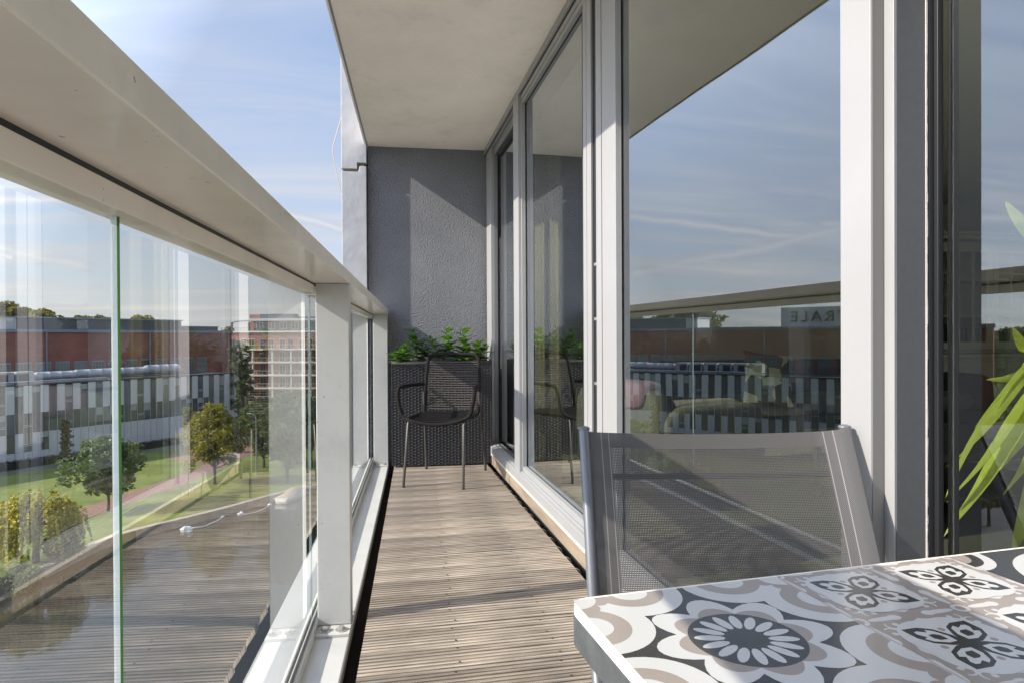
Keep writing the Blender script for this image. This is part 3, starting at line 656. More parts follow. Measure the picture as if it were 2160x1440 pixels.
for (lx, ls, hh, nn_), lb in zip(spots, labels):
    p0 = TR @ Vector((lx, ls, PLZ - .03)); pe = empty('laurel_plant', tuple(p0), label=lb, cat='plant', group='laurels in the wicker planter')
    mb = MB(); ms = MB()
    for st in range(4):
        a = rnd.uniform(0, 6.28); L_ = hh * rnd.uniform(.5, 1.15) if st else hh * 1.25; lean = rnd.uniform(.2, .6) if st else .1
        tip = Vector((cos(a) * lean * L_ + (rnd.uniform(-.03, .03)), sin(a) * lean * L_ * .6 - .01, L_)); ms.tube([(0, 0, 0), tuple(tip * .5 + Vector((0, 0, .01))), tuple(tip)], .003, leafs, 5)
        for k in range(nn_ if st == 0 else nn_ - 1):
            t = .25 + .75 * k / nn_; b = k * 2.4 + st; el = .35 + .9 * t ** 3
            leaf(mb, tip * t, Vector((cos(b), sin(b), el * .9)), rnd.uniform(.075, .12), rnd.uniform(.026, .040), leafm)
        for b in range(4): leaf(mb, tip, Vector((cos(b * 1.6 + st), sin(b * 1.6 + st), 1.1)), .05, .012, leafm)
    mb.build('leaves', pe); ms.build('stem', pe)

# ---- black rope armchair at the far end
cx0 = W(-.487, 4.60); ch = empty('rope_chair', (cx0.x, cx0.y, 0), -radians(19.6), label='black woven rope armchair with thin taupe metal legs', cat='chair')
rope_b = mat('black wrapped rope tube', (.018, .016, .016), .9, spec=.15, bump=1, bscale=420, bdist=.004)
def arc(p, n=8): return smooth_path(p, n)
# legs
for (fx, fy, tx, ty, tz) in ((-.205, -.31, -.185, -.25, .445), (.205, -.31, .20, -.25, .445), (-.22, .31, -.205, .20, .60), (.24, .31, .215, .20, .60)):
    mb = MB(); fr_ = fy < 0
    mb.tube([(fx, fy, .0), (fx * .985 + tx * .015, fy + (.0), .03), ((fx + tx) / 2, (fy + ty) / 2, tz * .5), (tx, ty + (-.012 if fr_ else 0), tz * .94), (tx, ty + (.02 if fr_ else 0), tz)], .0095, leg_m, 10); leg = mb.build('leg', ch)
    mb = MB(); mb.tube([(fx, fy, -.0002), (fx, fy, .006)], .0108, rubber, 10); mb.build('foot_cap', leg)
# frame: back hoop, arms, seat rim
mb = MB()
mb.tube(arc([(-.20, .19, .43), (-.205, .245, .62), (-.20, .29, .80), (-.185, .305, .855), (-.14, .313, .875), (0, .318, .878), (.14, .313, .875), (.185, .305, .855), (.20, .29, .80), (.21, .245, .62), (.205, .19, .43)]), .0125, rope_b, 10)
mb.build('back_frame', ch)
for sg in (-1, 1):
    mb = MB(); mb.tube(arc([(sg * .185, -.25, .445), (sg * .235, -.235, .48), (sg * .262, -.235, .58), (sg * .268, -.215, .648), (sg * .262, -.14, .664), (sg * .245, .05, .664), (sg * .215, .22, .655)]), .0135, rope_b, 10); mb.build('armrest', ch)
mb = MB(); mb.tube(arc([(-.205, .20, .44), (-.21, 0, .445), (-.195, -.22, .452), (-.17, -.262, .442), (-.08, -.272, .425), (0, -.274, .42), (.08, -.272, .425), (.17, -.262, .442), (.195, -.22, .452), (.21, 0, .445), (.205, .20, .44)]), .012, rope_b, 10); mb.build('seat_frame', ch)
lit_cord_m = mat('black rope sunlit', (.10, .088, .08), .9, spec=.2)  # lighter copy of the black rope, sunlight on the back put into colour
mb = MB()
for k in range(21):
    t = k / 20; z_ = .475 + t * .345; yb_ = .20 + (z_ - .43) * .235; hw = .203
    sag = .018
    mb.tube([(-hw, yb_, z_), (-hw * .5, yb_ + sag * .8, z_ - .003 + rnd.uniform(-.002, .002)), (0, yb_ + sag, z_ - .004), (hw * .5, yb_ + sag * .8, z_ - .003 + rnd.uniform(-.002, .002)), (hw, yb_, z_)], .0038, lit_cord_m, 6, cap=False)
mb.build('backrest', ch)
mb = MB()
for k in range(40):
    t = k / 39; xb = -.19 + .38 * t; xf = -.20 + .40 * t
    mb.tube([(xb, .20, .455), ((xb + xf) / 2, 0, .437 - .012 * sin(pi * t)), (xf, -.262 + .02 * abs(2 * t - 1) ** 2, .448 - .018 * sin(pi * t))], .0038, black_m, 6, cap=False)
mb.build('seat', ch)

# ---- grey mesh chair next to the table
def mesh_mat():
    M = bpy.data.materials.new('woven mesh sling'); M.use_nodes = True; n = M.node_tree; L = n.links; P = n.nodes['Principled BSDF']
    uv = n.nodes.new('ShaderNodeUVMap'); uv.uv_map = 'UVMap'; sp = n.nodes.new('ShaderNodeSeparateXYZ'); L.new(uv.outputs[0], sp.inputs[0])
    def saw(sock, per):
        a = n.nodes.new('ShaderNodeMath'); a.operation = 'MULTIPLY'; a.inputs[1].default_value = 2 * pi / per; L.new(sock, a.inputs[0])
        b = n.nodes.new('ShaderNodeMath'); b.operation = 'SINE'; L.new(a.outputs[0], b.inputs[0]); return b.outputs[0]
    sxn, syn = saw(sp.outputs[0], .0030), saw(sp.outputs[1], .0030)
    ga = n.nodes.new('ShaderNodeMath'); ga.operation = 'GREATER_THAN'; ga.inputs[1].default_value = .05; L.new(sxn, ga.inputs[0])
    gb = n.nodes.new('ShaderNodeMath'); gb.operation = 'GREATER_THAN'; gb.inputs[1].default_value = .05; L.new(syn, gb.inputs[0])
    hole = n.nodes.new('ShaderNodeMath'); hole.operation = 'MULTIPLY'; L.new(ga.outputs[0], hole.inputs[0]); L.new(gb.outputs[0], hole.inputs[1])
    # hemmed sides are a double layer with no open holes
    ab = n.nodes.new('ShaderNodeMath'); ab.operation = 'ABSOLUTE'; L.new(sp.outputs[0], ab.inputs[0])
    he = n.nodes.new('ShaderNodeMath'); he.operation = 'LESS_THAN'; he.inputs[1].default_value = .203; L.new(ab.outputs[0], he.inputs[0])
    tp = n.nodes.new('ShaderNodeMath'); tp.operation = 'LESS_THAN'; tp.inputs[1].default_value = -.028; L.new(sp.outputs[1], tp.inputs[0])
    h1 = n.nodes.new('ShaderNodeMath'); h1.operation = 'MULTIPLY'; L.new(he.outputs[0], h1.inputs[0]); L.new(tp.outputs[0], h1.inputs[1])
    h2 = n.nodes.new('ShaderNodeMapRange'); h2.inputs['To Min'].default_value = .12; L.new(h1.outputs[0], h2.inputs[0])
    ho = n.nodes.new('ShaderNodeMath'); ho.operation = 'MULTIPLY'; L.new(hole.outputs[0], ho.inputs[0]); L.new(h2.outputs[0], ho.inputs[1])
    pr_ = n.nodes.new('ShaderNodeMath'); pr_.operation = 'MULTIPLY'; L.new(sxn, pr_.inputs[0]); L.new(syn, pr_.inputs[1])
    rp_ = n.nodes.new('ShaderNodeValToRGB'); e = rp_.color_ramp.elements; e[0].position = .35; e[0].color = (.022, .021, .022, 1); e[1].position = .82; e[1].color = (.155, .145, .142, 1)
    mr = n.nodes.new('ShaderNodeMapRange'); mr.inputs['From Min'].default_value = -1; L.new(pr_.outputs[0], mr.inputs[0]); L.new(mr.outputs[0], rp_.inputs[0])
    # pale stitch lines beside the tubes
    def band(c, w_):
        a = n.nodes.new('ShaderNodeMath'); a.operation = 'COMPARE'; a.inputs[1].default_value = c; a.inputs[2].default_value = w_; L.new(ab.outputs[0], a.inputs[0]); return a.outputs[0]
    b1 = n.nodes.new('ShaderNodeMath'); b1.operation = 'ADD'; L.new(band(.2065, .0008), b1.inputs[0]); L.new(band(.221, .0008), b1.inputs[1])
    mxc = n.nodes.new('ShaderNodeMix'); mxc.data_type = 'RGBA'; mxc.inputs[7].default_value = (.22, .19, .18, 1); L.new(b1.outputs[0], mxc.inputs['Factor']); L.new(rp_.outputs[0], mxc.inputs[6]); L.new(mxc.outputs[2], P.inputs['Base Color'])
    P.inputs['Roughness'].default_value = .5
    t = n.nodes.new('ShaderNodeBsdfTransparent'); ms = n.nodes.new('ShaderNodeMixShader'); L.new(ho.outputs[0], ms.inputs[0]); L.new(P.outputs[0], ms.inputs[1]); L.new(t.outputs[0], ms.inputs[2])
    L.new(ms.outputs[0], n.nodes['Material Output'].inputs[0])
    return M
sling_m = mesh_mat()
tube_m = mat('grey lacquered tube', (.16, .165, .18), .35, metallic=.3)
c0 = W(.383, 1.20); mc = empty('mesh_chair', (c0.x, c0.y, 0), -YAW + .01, label='grey tubular stacking chair with a see-through mesh back, behind the patterned table', cat='chair')
HW = .248
def back_pt(v):        # v metres down from the top along the tube
    z_ = .826 - v * .935; y_ = -.36 * v + .02 * (1 - v / .4) ** 2; return y_, z_
for sg in (-1, 1):
    y1, z1 = back_pt(.40)
    mb = MB(); mb.tube([(sg * HW, back_pt(v)[0], back_pt(v)[1]) for v in (0, .1, .2, .3, .4)] + [(sg * HW, y1 - .03, z1 - .03), (sg * HW, y1 - .1, .425), (sg * HW, -.55, .43)], .0098, tube_m, 12); mb.build('side_tube', mc)
    mb = MB(); mb.ball((sg * HW, back_pt(0)[0] + .001, .828), (.0118, .0118, .005), tube_m); mb.build('end_cap', mc)
    for (a, b) in (((sg * HW, -.50, .42), (sg * (HW + .012), -.56, .0)), ((sg * HW, -.2, .42), (sg * (HW + .012), .06, .0))):
        mb = MB(); mb.tube([a, b], .0105, tube_m, 12); mb.build('leg', mc)
def sheet(fn, nu, nv, uvf):
    me = bpy.data.meshes.new('sling'); V = []; Fc = []; U = []
    for j in range(nv + 1):
        for i in range(nu + 1): V.append(fn(i / nu, j / nv)); U.append(uvf(i / nu, j / nv))
    for j in range(nv):
        for i in range(nu): a = j * (nu + 1) + i; Fc.append((a, a + 1, a + nu + 2, a + nu + 1))
    me.from_pydata(V, [], Fc); uvl = me.uv_layers.new(name='UVMap')
    for lp in me.loops: uvl.data[lp.index].uv = U[lp.vertex_index]
    me.polygons.foreach_set('use_smooth', [True] * len(Fc)); me.materials.append(sling_m); return me
def fb(u, v):
    x_ = -HW + .006 + u * (2 * HW - .006); y_, z_ = back_pt(v * .40); dip = .008 * (1 - (2 * u - 1) ** 2); wrap = max(0, (u - .93) / .07)
    return (x_, y_ + .012 * (1 - (2 * u - 1) ** 2) - .014 * min(1, wrap * 2), z_ - dip * (1 - v) + .004 - .008 * (1 - wrap))
o = bpy.data.objects.new('backrest', sheet(fb, 24, 16, lambda u, v: ((u * 2 - 1) * HW, -v * .40))); C.objects.link(o); o.parent = mc
def fs(u, v):
    x_ = (u * 2 - 1) * (HW - .006); return (x_, -.16 - v * .38, .435 - .02 * (1 - (2 * u - 1) ** 2))
o = bpy.data.objects.new('seat', sheet(fs, 16, 12, lambda u, v: ((u * 2 - 1) * HW, -.05 - v * .38))); C.objects.link(o); o.parent = mc
for v in (.03, .088):
    y_, z_ = back_pt(v); mb = MB(); mb.tube([(-HW + .012, y_ + .012, z_ - .0), (-.12, y_ + .024, z_ - .004), (0, y_ + .030, z_ - .005), (.12, y_ + .024, z_ - .004), (HW - .03, y_ + .014, z_)], .006, mat('dark tube', (.05, .05, .055), .5), 8); mb.build('crossbar', mc)

# ---- tiled bistro table
tA, tB = G(1200, 1262, .74), G(2160, 1151.5, .74); tdir = (tB - tA); tang = atan2(tdir.y, tdir.x)
TS = .705
tb = empty('bistro_table', (tA.x, tA.y, 0), tang, label='square garden table with black, white and taupe patterned tiles', cat='table')
t_white = mat('white printed tile', (.54, .53, .515), .16, noise=.02, nscale=6); t_taupe = mat('taupe printed tile', (.31, .265, .235), .16); t_dark = mat('charcoal printed tile', (.045, .043, .040), .16, noise=.2, nscale=10)
t_edge = mat('cream tile edge', (.80, .74, .64), .3)
zt = .74
def rrect(x0, x1, y0, y1, r, n=5):
    P = []
    for (cx_, cy_, a0) in ((x1 - r, y1 - r, 0), (x0 + r, y1 - r, pi / 2), (x0 + r, y0 + r, pi), (x1 - r, y0 + r, 3 * pi / 2)):
        for k in range(n + 1): a = a0 + pi / 2 * k / n; P.append((cx_ + r * cos(a), cy_ + r * sin(a)))
    return P
mb = MB()
mb.prism(rrect(.0, TS, -TS, .0, .018), zt - .010, zt - .0004, t_edge)
# clipping helper: Sutherland-Hodgman against the tile square
def clip(poly, x0, x1, y0, y1):
    def cl(P, ax, val, keep_less):
        out = []
        for i in range(len(P)):
            a, b = P[i], P[(i + 1) % len(P)]; ia = (a[ax] <= val) == keep_less or a[ax] == val; ib = (b[ax] <= val) == keep_less or b[ax] == val
            if ia: out.append(a)
            if ia != ib:
                t = (val - a[ax]) / (b[ax] - a[ax]); out.append((a[0] + (b[0] - a[0]) * t, a[1] + (b[1] - a[1]) * t))
        return out
    for ax, val, kl in ((0, x0, False), (0, x1, True), (1, y0, False), (1, y1, True)):
        poly = cl(poly, ax, val, kl)
        if len(poly) < 3: return None
    return poly
TW = .2335; e0 = .0022; GID = [0]
def tile(ix, iy, shapes):
    x0 = .003 + ix * TW; y0 = -.003 - (iy + 1) * TW; x1 = x0 + TW - .0016; y1 = y0 + TW - .0016
    lay = 0; last = None
    for sh in shapes:
        poly, m_ = sh[0], sh[1]; gid = sh[2] if len(sh) > 2 else None
        P = clip([(x0 + u * (x1 - x0), y0 + v * (y1 - y0)) for u, v in poly], x0, x1, y0, y1)
        if not P: continue
        if gid is None or gid != last: lay += 1
        last = gid; z_ = zt + lay * .000002
        n = len(P); area = sum(P[i][0] * P[(i + 1) % n][1] - P[(i + 1) % n][0] * P[i][1] for i in range(n))
        if area < 0: P = P[::-1]
        mb.add([(a, b, z_) for a, b in P], [tuple(range(n))], m_)
def disc(cx_, cy_, r, n=40, sq=1, rot=0):
    return [(cx_ + r * cos(2 * pi * k / n) * cos(rot) - r * sq * sin(2 * pi * k / n) * sin(rot), cy_ + r * cos(2 * pi * k / n) * sin(rot) + r * sq * sin(2 * pi * k / n) * cos(rot)) for k in range(n)]
def fan(cx_, cy_, poly, m_):      # split a non-convex star shape into triangles so that clipping stays valid
    n = len(poly); GID[0] += 1; g_ = GID[0]; return [([(cx_, cy_), poly[i], poly[(i + 1) % n]], m_, g_) for i in range(n)]
def scallop(cx_, cy_, r, amp, lobes, ph=0, n=10):
    P = []
    for k in range(lobes * n):
        a = 2 * pi * k / (lobes * n); P.append((cx_ + (r + amp * abs(sin(lobes / 2 * (a + ph)))) * cos(a), cy_ + (r + amp * abs(sin(lobes / 2 * (a + ph)))) * sin(a)))
    return P
SQ = [(0, 0), (1, 0), (1, 1), (0, 1)]
def flower():
    s_ = [(SQ, t_dark)]
    for (a, b) in ((0, .26), (0, .74), (1, .26), (1, .74), (.26, 0), (.74, 0), (.26, 1), (.74, 1)): s_.append((disc(a, b, .225), t_white))
    for (a, b) in ((0, 0), (1, 0), (0, 1), (1, 1)): s_.append((disc(a, b, .27, 4), t_white))
    for (a, b) in ((0, .26), (0, .74), (1, .26), (1, .74), (.26, 0), (.74, 0), (.26, 1), (.74, 1)):
        ox = .02 if a == 0 else (-.02 if a == 1 else 0); oy = .02 if b == 0 else (-.02 if b == 1 else 0)
        s_.append((disc(a - ox, b - oy, .155, 40), t_taupe)); s_.append((disc(a - ox, b - oy, .085, 30), t_white))
    for (a, b) in ((0, 0), (1, 0), (0, 1), (1, 1)):
        for q in range(8): s_.append((disc(a + .105 * cos(q * pi / 4 + .39), b + .105 * sin(q * pi / 4 + .39), .042, 14), t_taupe))
        s_.append((disc(a, b, .095, 24), t_white))
    s_ += fan(.5, .5, scallop(.5, .5, .255, .105, 8, pi / 8), t_white)
    s_ += fan(.5, .5, scallop(.5, .5, .215, .055, 8, pi / 8), t_taupe)
    s_.append((disc(.5, .5, .213, 48), t_dark))
    for q in range(16):
        a = q * pi / 8 + .1; s_.append((disc(.5 + .137 * cos(a), .5 + .137 * sin(a), .058, 16, .36, a), t_white))
    return s_
def curl(cx_, cy_, r, a0, sgn=1, w=.016, m_=None):
    P = []
    n = 9; out = []; GID[0] += 1
    for k in range(n + 1):
        a = a0 + sgn * k / n * 4.4; rr_ = r * (1 - .45 * k / n); P.append((cx_ + rr_ * cos(a), cy_ + rr_ * sin(a), a))
    for k in range(n):
        (xa, ya_, aa), (xb, yb_2, ab_) = P[k], P[k + 1]; wa, wb = w * (.35 + .65 * k / n), w * (.35 + .65 * (k + 1) / n)
        out.append(([(xa - wa * cos(aa), ya_ - wa * sin(aa)), (xa + wa * cos(aa), ya_ + wa * sin(aa)), (xb + wb * cos(ab_), yb_2 + wb * sin(ab_)), (xb - wb * cos(ab_), yb_2 - wb * sin(ab_))], m_ or t_white, GID[0]))
    out.append((disc(P[-1][0], P[-1][1], w * 1.35, 10), m_ or t_white)); return out
def quatre():
    s_ = [(SQ, t_white)]
    # taupe fields centred on the tile centre and its edges
    for (cx_, cy_) in ((.5, .5), (0, .5), (1, .5), (.5, 0), (.5, 1), (0, 0), (1, 0), (0, 1), (1, 1)):
        s_ += fan(cx_, cy_, [(cx_ + (.20 + .055 * cos(4 * a) + .025 * cos(12 * a)) * cos(a), cy_ + (.20 + .055 * cos(4 * a) + .025 * cos(12 * a)) * sin(a)) for a in [2 * pi * k / 64 for k in range(64)]], t_taupe)
        for q in range(4):
            a = q * pi / 2 + pi / 4; bx, by = cx_ + .115 * cos(a), cy_ + .115 * sin(a)
            s_ += curl(bx + .03 * cos(a + pi / 2), by + .03 * sin(a + pi / 2), .032, a + pi, 1, .009) + curl(bx - .03 * cos(a + pi / 2), by - .03 * sin(a + pi / 2), .032, a + pi, -1, .009)
            s_.append((disc(cx_ + .155 * cos(a), cy_ + .155 * sin(a), .04, 12, .3, a), t_white))
            b = q * pi / 2; s_.append((disc(cx_ + .115 * cos(b), cy_ + .115 * sin(b), .075, 16, .22, b), t_white)); s_.append((disc(cx_ + .165 * cos(b), cy_ + .165 * sin(b), .03, 14, .7, b), t_white))
        s_.append((disc(cx_, cy_, .036, 16), t_white)); s_.append((disc(cx_, cy_, .02, 12), t_taupe))
    for (cx_, cy_) in ((.25, .25), (.75, .25), (.25, .75), (.75, .75)):
        s_ += fan(cx_, cy_, scallop(cx_, cy_, .195, .035, 4, 0), t_white)
        for q in range(4):
            a = q * pi / 2 + pi / 4
            s_.append((disc(cx_ + .1 * cos(a + pi / 4) * 1.15, cy_ + .1 * sin(a + pi / 4) * 1.15, .014, 10), t_taupe))
            def pt(t, w_):
                t *= 1.42; w_ *= 1.42
                return (cx_ + t * cos(a) - w_ * sin(a), cy_ + t * sin(a) + w_ * cos(a))
            outer = [pt(0, -.007), pt(.035, -.032), (pt(.08, -.046)), pt(.115, -.036), pt(.152, 0), pt(.115, .036), pt(.08, .046), pt(.035, .032), pt(0, .007)]
            cc_ = pt(.07, 0)
            s_ += fan(cc_[0], cc_[1], outer, t_dark)
            inner = [pt(.026, 0), pt(.045, -.022), pt(.078, -.034), pt(.098, -.030), pt(.092, -.016), pt(.115, -.010), pt(.122, 0), pt(.115, .010), pt(.092, .016), pt(.098, .030), pt(.078, .034), pt(.045, .022)]
            s_ += fan(cc_[0], cc_[1], inner, t_white)
            s_ += fan(cc_[0], cc_[1], [pt(.045, 0), pt(.062, -.016), pt(.078, -.014), pt(.090, 0), pt(.078, .014), pt(.062, .016)], t_dark)
    return s_
def rings():
    s_ = [(SQ, t_dark)]
    for (a, b) in ((0, 0), (1, 0), (0, 1), (1, 1)): s_.append((disc(a, b, .20), t_white)); s_.append((disc(a, b, .15), t_dark)); s_.append((disc(a, b, .1), t_taupe))
    s_ += [(disc(.5, .5, .44, 64), t_white), (disc(.5, .5, .395, 64), t_dark), (disc(.5, .5, .31, 56), t_white), (disc(.5, .5, .19, 48), t_taupe)]
    s_ += fan(.5, .5, scallop(.5, .5, .07, .07, 6), t_white); s_.append((disc(.5, .5, .05, 20), t_dark))
    return s_
def lattice():
    s_ = [(SQ, t_taupe)]
    for i in range(5):
        for j in range(5):
            a, b = i / 4, j / 4; s_.append((disc(a, b, .12, 4), t_white if (i + j) % 2 else t_dark)); s_.append((disc(a, b, .05, 16), t_taupe))
    return s_
kinds = [[flower, quatre, rings], [rings, lattice, flower], [quatre, flower, lattice]]
for iy in range(3):
    for ix in range(3): tile(ix, iy, kinds[iy][ix]())
mb.build('tabletop', tb)
ftab = mat('dark grey steel table frame', (.13, .135, .14), .42, noise=.3, nscale=30, metallic=.5)
mb = MB(); mb.prism(rrect(-.0005, TS + .0005, -TS - .0005, .0005, .0185), zt - .040, zt - .0102, ftab); mb.build('frame', tb, bevel=.0015)
for (a, b) in ((.045, -.045), (TS - .045, -.045), (.045, -TS + .045), (TS - .045, -TS + .045)):
    mb = MB(); mb.tube([(a, b, .004), (a, b, zt - .0402)], .0135, tube_m, 16); mb.build('leg', tb)

#OUTSIDE
# ================================================================== THE PARK AND THE TOWN BELOW
GZ = -16.0; WZ = -16.7
grass_m = mat('lawn', (.15, .18, .03), .95, noise=.4, nscale=.25, bump=.8, bscale=12, bdist=.1)
def poly_sheet(name, pts, z, m_, depth=0, **k):
    mb = MB()
    if depth: mb.prism([(p[0], p[1]) for p in pts], z - depth, z, m_)
    else: mb.add([(p[0], p[1], z) for p in pts], [tuple(range(len(pts)))], m_)
    o = mb.build(name); tag(o, **k); return o
water_m = mat('canal water', (.030, .032, .026), .06, bump=.25, bscale=1.6, bdist=.05, spec=.5)
mb = MB(); mb.add([(-1200, -1200, WZ), (1200, -1200, WZ), (1200, 1500, WZ), (-1200, 1500, WZ)], [(0, 1, 2, 3)], water_m); tag(mb.build('water'), kind='structure')
bank = [G(a, b, GZ) for a, b in ((-420, 1560), (-250, 1400), (-100, 1290), (0, 1243), (110, 1190), (221, 1138), (312, 1111), (400, 1090), (476, 1071), (574, 1044), (640, 1028), (700, 1018), (760, 1012), (900, 1004))]
far = [(500, 200), (900, 1400), (-1200, 1400), (-1200, -300), (-60, -60)]
stone = mat('pale bank stone', (.36, .31, .25), .85, noise=.2, nscale=1.5)
def ccw(P):
    a = sum(P[i][0] * P[(i + 1) % len(P)][1] - P[(i + 1) % len(P)][0] * P[i][1] for i in range(len(P))); return P if a > 0 else P[::-1]
poly_sheet('ground', ccw([(p.x, p.y) for p in bank] + far), GZ, grass_m, depth=2.0, kind='structure')
def ribbon_flat(name, pts, w, z, m_, kind='structure', thick=0, side=None):
    P = smooth_path([(p[0], p[1], 0) for p in pts], 5); L_, R_ = [], []
    for i, p in enumerate(P):
        t = (P[min(i + 1, len(P) - 1)] - P[max(i - 1, 0)]).normalized(); nn = Vector((-t.y, t.x, 0)); a, b = (w / 2, w / 2) if side is None else side
        L_.append(p + nn * a); R_.append(p - nn * b)
    mb = MB(); V = [(q.x, q.y, z) for q in L_] + [(q.x, q.y, z) for q in R_]; n = len(P)
    mb.add(V, [(n + i, n + i + 1, i + 1, i) for i in range(n - 1)], m_)
    if thick:
        V2 = [(q.x, q.y, z - thick) for q in R_]; k = len(mb.v); mb.add([(q.x, q.y, z) for q in R_] + V2, [(i, n + i, n + i + 1, i + 1) for i in range(n - 1)], m_)
    o = mb.build(name); tag(o, kind=kind); return o
ribbon_flat('bank_edge', bank[:-1], .7, GZ + .06, stone, thick=.85, side=(.55, .12))
asph = mat('grey asphalt', (.13, .13, .135), .9, noise=.1, nscale=1)
brickp = mat('red brick paving', (.23, .125, .095), .9, noise=.18, nscale=2.2)
ribbon_flat('path', [G(a, b, GZ) for a, b in ((-150, 1160), (0, 1116), (150, 1090), (262, 1052), (340, 1026), (415, 998), (470, 972), (520, 952), (580, 940))], 3.4, GZ + .012, brickp)
poly_sheet('plaza', ccw([(p.x, p.y) for p in [G(a, b, GZ) for a, b in ((350, 965), (500, 935), (720, 905), (900, 915), (900, 935), (640, 945), (520, 958), (420, 978))]]), GZ + .008, brickp, kind='structure')

# ---- white office building with checker windows
P0 = W(-67.1, 84.5); P1 = W(-49.1, 116.0); fd = (P1 - P0); fd.z = 0; FL = fd.length; fd.normalize(); FN = Vector((fd.y, -fd.x, 0))   # FN points to us
EXT = 26.0; LEN = FL + EXT
OT = Matrix(((fd.x, FN.x, 0, P0.x - fd.x * EXT), (fd.y, FN.y, 0, P0.y - fd.y * EXT), (0, 0, 1, GZ), (0, 0, 0, 1)))   # local x along facade, y out to us
off = empty('office_building', (0, 0, 0), label='white panelled office building with narrow dark windows beyond the lawn', cat='office building'); off.matrix_world = OT
HB = 10.95
pan = mat('white facade panel', (.58, .59, .62), .4, noise=.04, nscale=.4); pan2 = mat('pale facade panel', (.62, .63, .65), .4, noise=.04, nscale=.3)
wgl = mat('dark office glass', (.10, .11, .125), .10, rnd_obj=.28, spec=.9); wgl2 = mat('office window frame', (.45, .46, .48), .4)
joint_m = mat('panel joint', (.16, .17, .18), .7)
roofm = mat('dark roofing', (.05, .052, .06), .8)
def flip(mb):   # the facade frame mirrors handedness
    mb.f = [f[::-1] for f in mb.f]; return mb
mb = MB(); mb.box(0, LEN, -14, -.25, 0, HB - .25, joint_m); mb.box(0, LEN, -14, -.05, HB - .25, HB - .05, roofm); flip(mb).build('body', off)
mb = MB(); mb.box(-.1, LEN + .05, -.4, .06, HB - .06, HB + .12, roofm); flip(mb).build('roof_edge', off)
rows = [(0, 1.9), (1.93, 4.45), (4.48, 7.1), (7.13, HB - .08)]
PWD = 1.02; ncol = int(LEN / PWD); PWD = LEN / ncol
x_end_dark = FL * .84 + EXT
wins = []; mbp = MB()
for r_, (z0, z1) in enumerate(rows):
    for c in range(ncol):
        x0 = c * PWD + .03; x1 = (c + 1) * PWD - .03; xc = (x0 + x1) / 2
        if r_ == 3: isw = (c + ncol) % 2 == 0
        elif r_ == 2: isw = xc < x_end_dark or c % 2 == 1
        elif r_ == 1: isw = (xc < EXT + 5.5) and c % 2 == 0
        else: isw = False
        if isw: wins.append((x0, x1, z0, z1, r_))
        else: mbp.box(x0, x1, -.24, 0 if r_ != 3 else .02, z0, z1, pan if r_ < 3 else pan2)
flip(mbp).build('facade_panels', off)
wins.sort(key=lambda w_: -w_[0]); 
vis = [w_ for w_ in wins][:100]; rest = wins[100:]
def winmesh(mb, w_, k):
    x0, x1, z0, z1, r_ = w_; y0 = -.12
    mb.box(x0, x1, -.2, y0, z0, z1, wgl); mb.box(x0 - .02, x0 + .03, y0 + .001, .0, z0, z1, wgl2)
    if (k * 7 + r_ * 3) % 5 == 0:
        zz = z0 + (z1 - z0) * .3; mb.box(x0 + .04, x1, y0 + .001, y0 + .08, zz, zz + .06, pan); mb.box(x0 + .04, x1, y0 + .001, y0 + .08, zz + .22, zz + .28, pan)
blind = mat('pale window blind', (.35, .38, .38), .8)
for k, w_ in enumerate(vis):
    mb = MB(); winmesh(mb, w_, k)
    if (k * 5) % 7 < 2: mb.box(w_[0] + .04, w_[1], -.1195, -.10, w_[3] - (w_[3] - w_[2]) * (.25 + .3 * ((k * 13) % 5) / 5), w_[3], blind)
    flip(mb).build('window', off)
if rest:
    mb = MB()
    for k, w_ in enumerate(rest): winmesh(mb, w_, k)
    o = flip(mb).build('window_rows', off); tag(o, kind='stuff')
# ducts and plant on the roof
duct_m = mat('galvanised duct', (.42, .43, .45), .45, noise=.15, nscale=1.2, metallic=.3)
def duct(a, b, zc, r, yy):
    mb = MB(); n = max(3, int((b - a) / 1.6)); pts = []; rad = []
    for i in range(n + 1):
        xx = a + (b - a) * i / n; pts += [(xx - .04, yy, zc), (xx, yy, zc), (xx + .04, yy, zc)]; rad += [r, r * 1.06, r]
    pts = [(a - .9, yy - .3, zc - r * .7)] + pts + [(b + .6, yy - .25, zc - r * .3), (b + .9, yy - .6, zc - r * .9)]; rad = [r * .7] + rad + [r * .92, r * .6]
    mb.tube(pts, rad, duct_m, 12); flip(mb).build('roof_duct', off)
duct(EXT + 6.0, EXT + 10.5, HB + .9, .62, -4.0); duct(EXT + 11.5, EXT + 21.5, HB + .95, .66, -4.5); duct(EXT + 22.5, EXT + 27.5, HB + 1.05, .8, -5)
mb = MB()
for q in range(6): mb.box(EXT - 9 + q * 2.4, EXT - 6.9 + q * 2.4, -4.6, -2.8, HB - .05, HB + 1.7, duct_m); mb.box(EXT - 8.8 + q * 2.4, EXT - 7.6 + q * 2.4, -2.79, -2.75, HB + .3, HB + 1.4, roofm)
flip(mb).build('roof_plant', off, bevel=.03)
mb = MB(); mb.tube([(EXT - 10, -1.6, HB + .35), (EXT + 14, -1.6, HB + .35), (EXT + 14.6, -1.6, HB + .05)], .12, duct_m, 8); mb.tube([(EXT + 2, -2.2, HB + .3), (EXT + 30, -2.2, HB + .3)], .10, roofm, 8); flip(mb).build('roof_pipe', off)

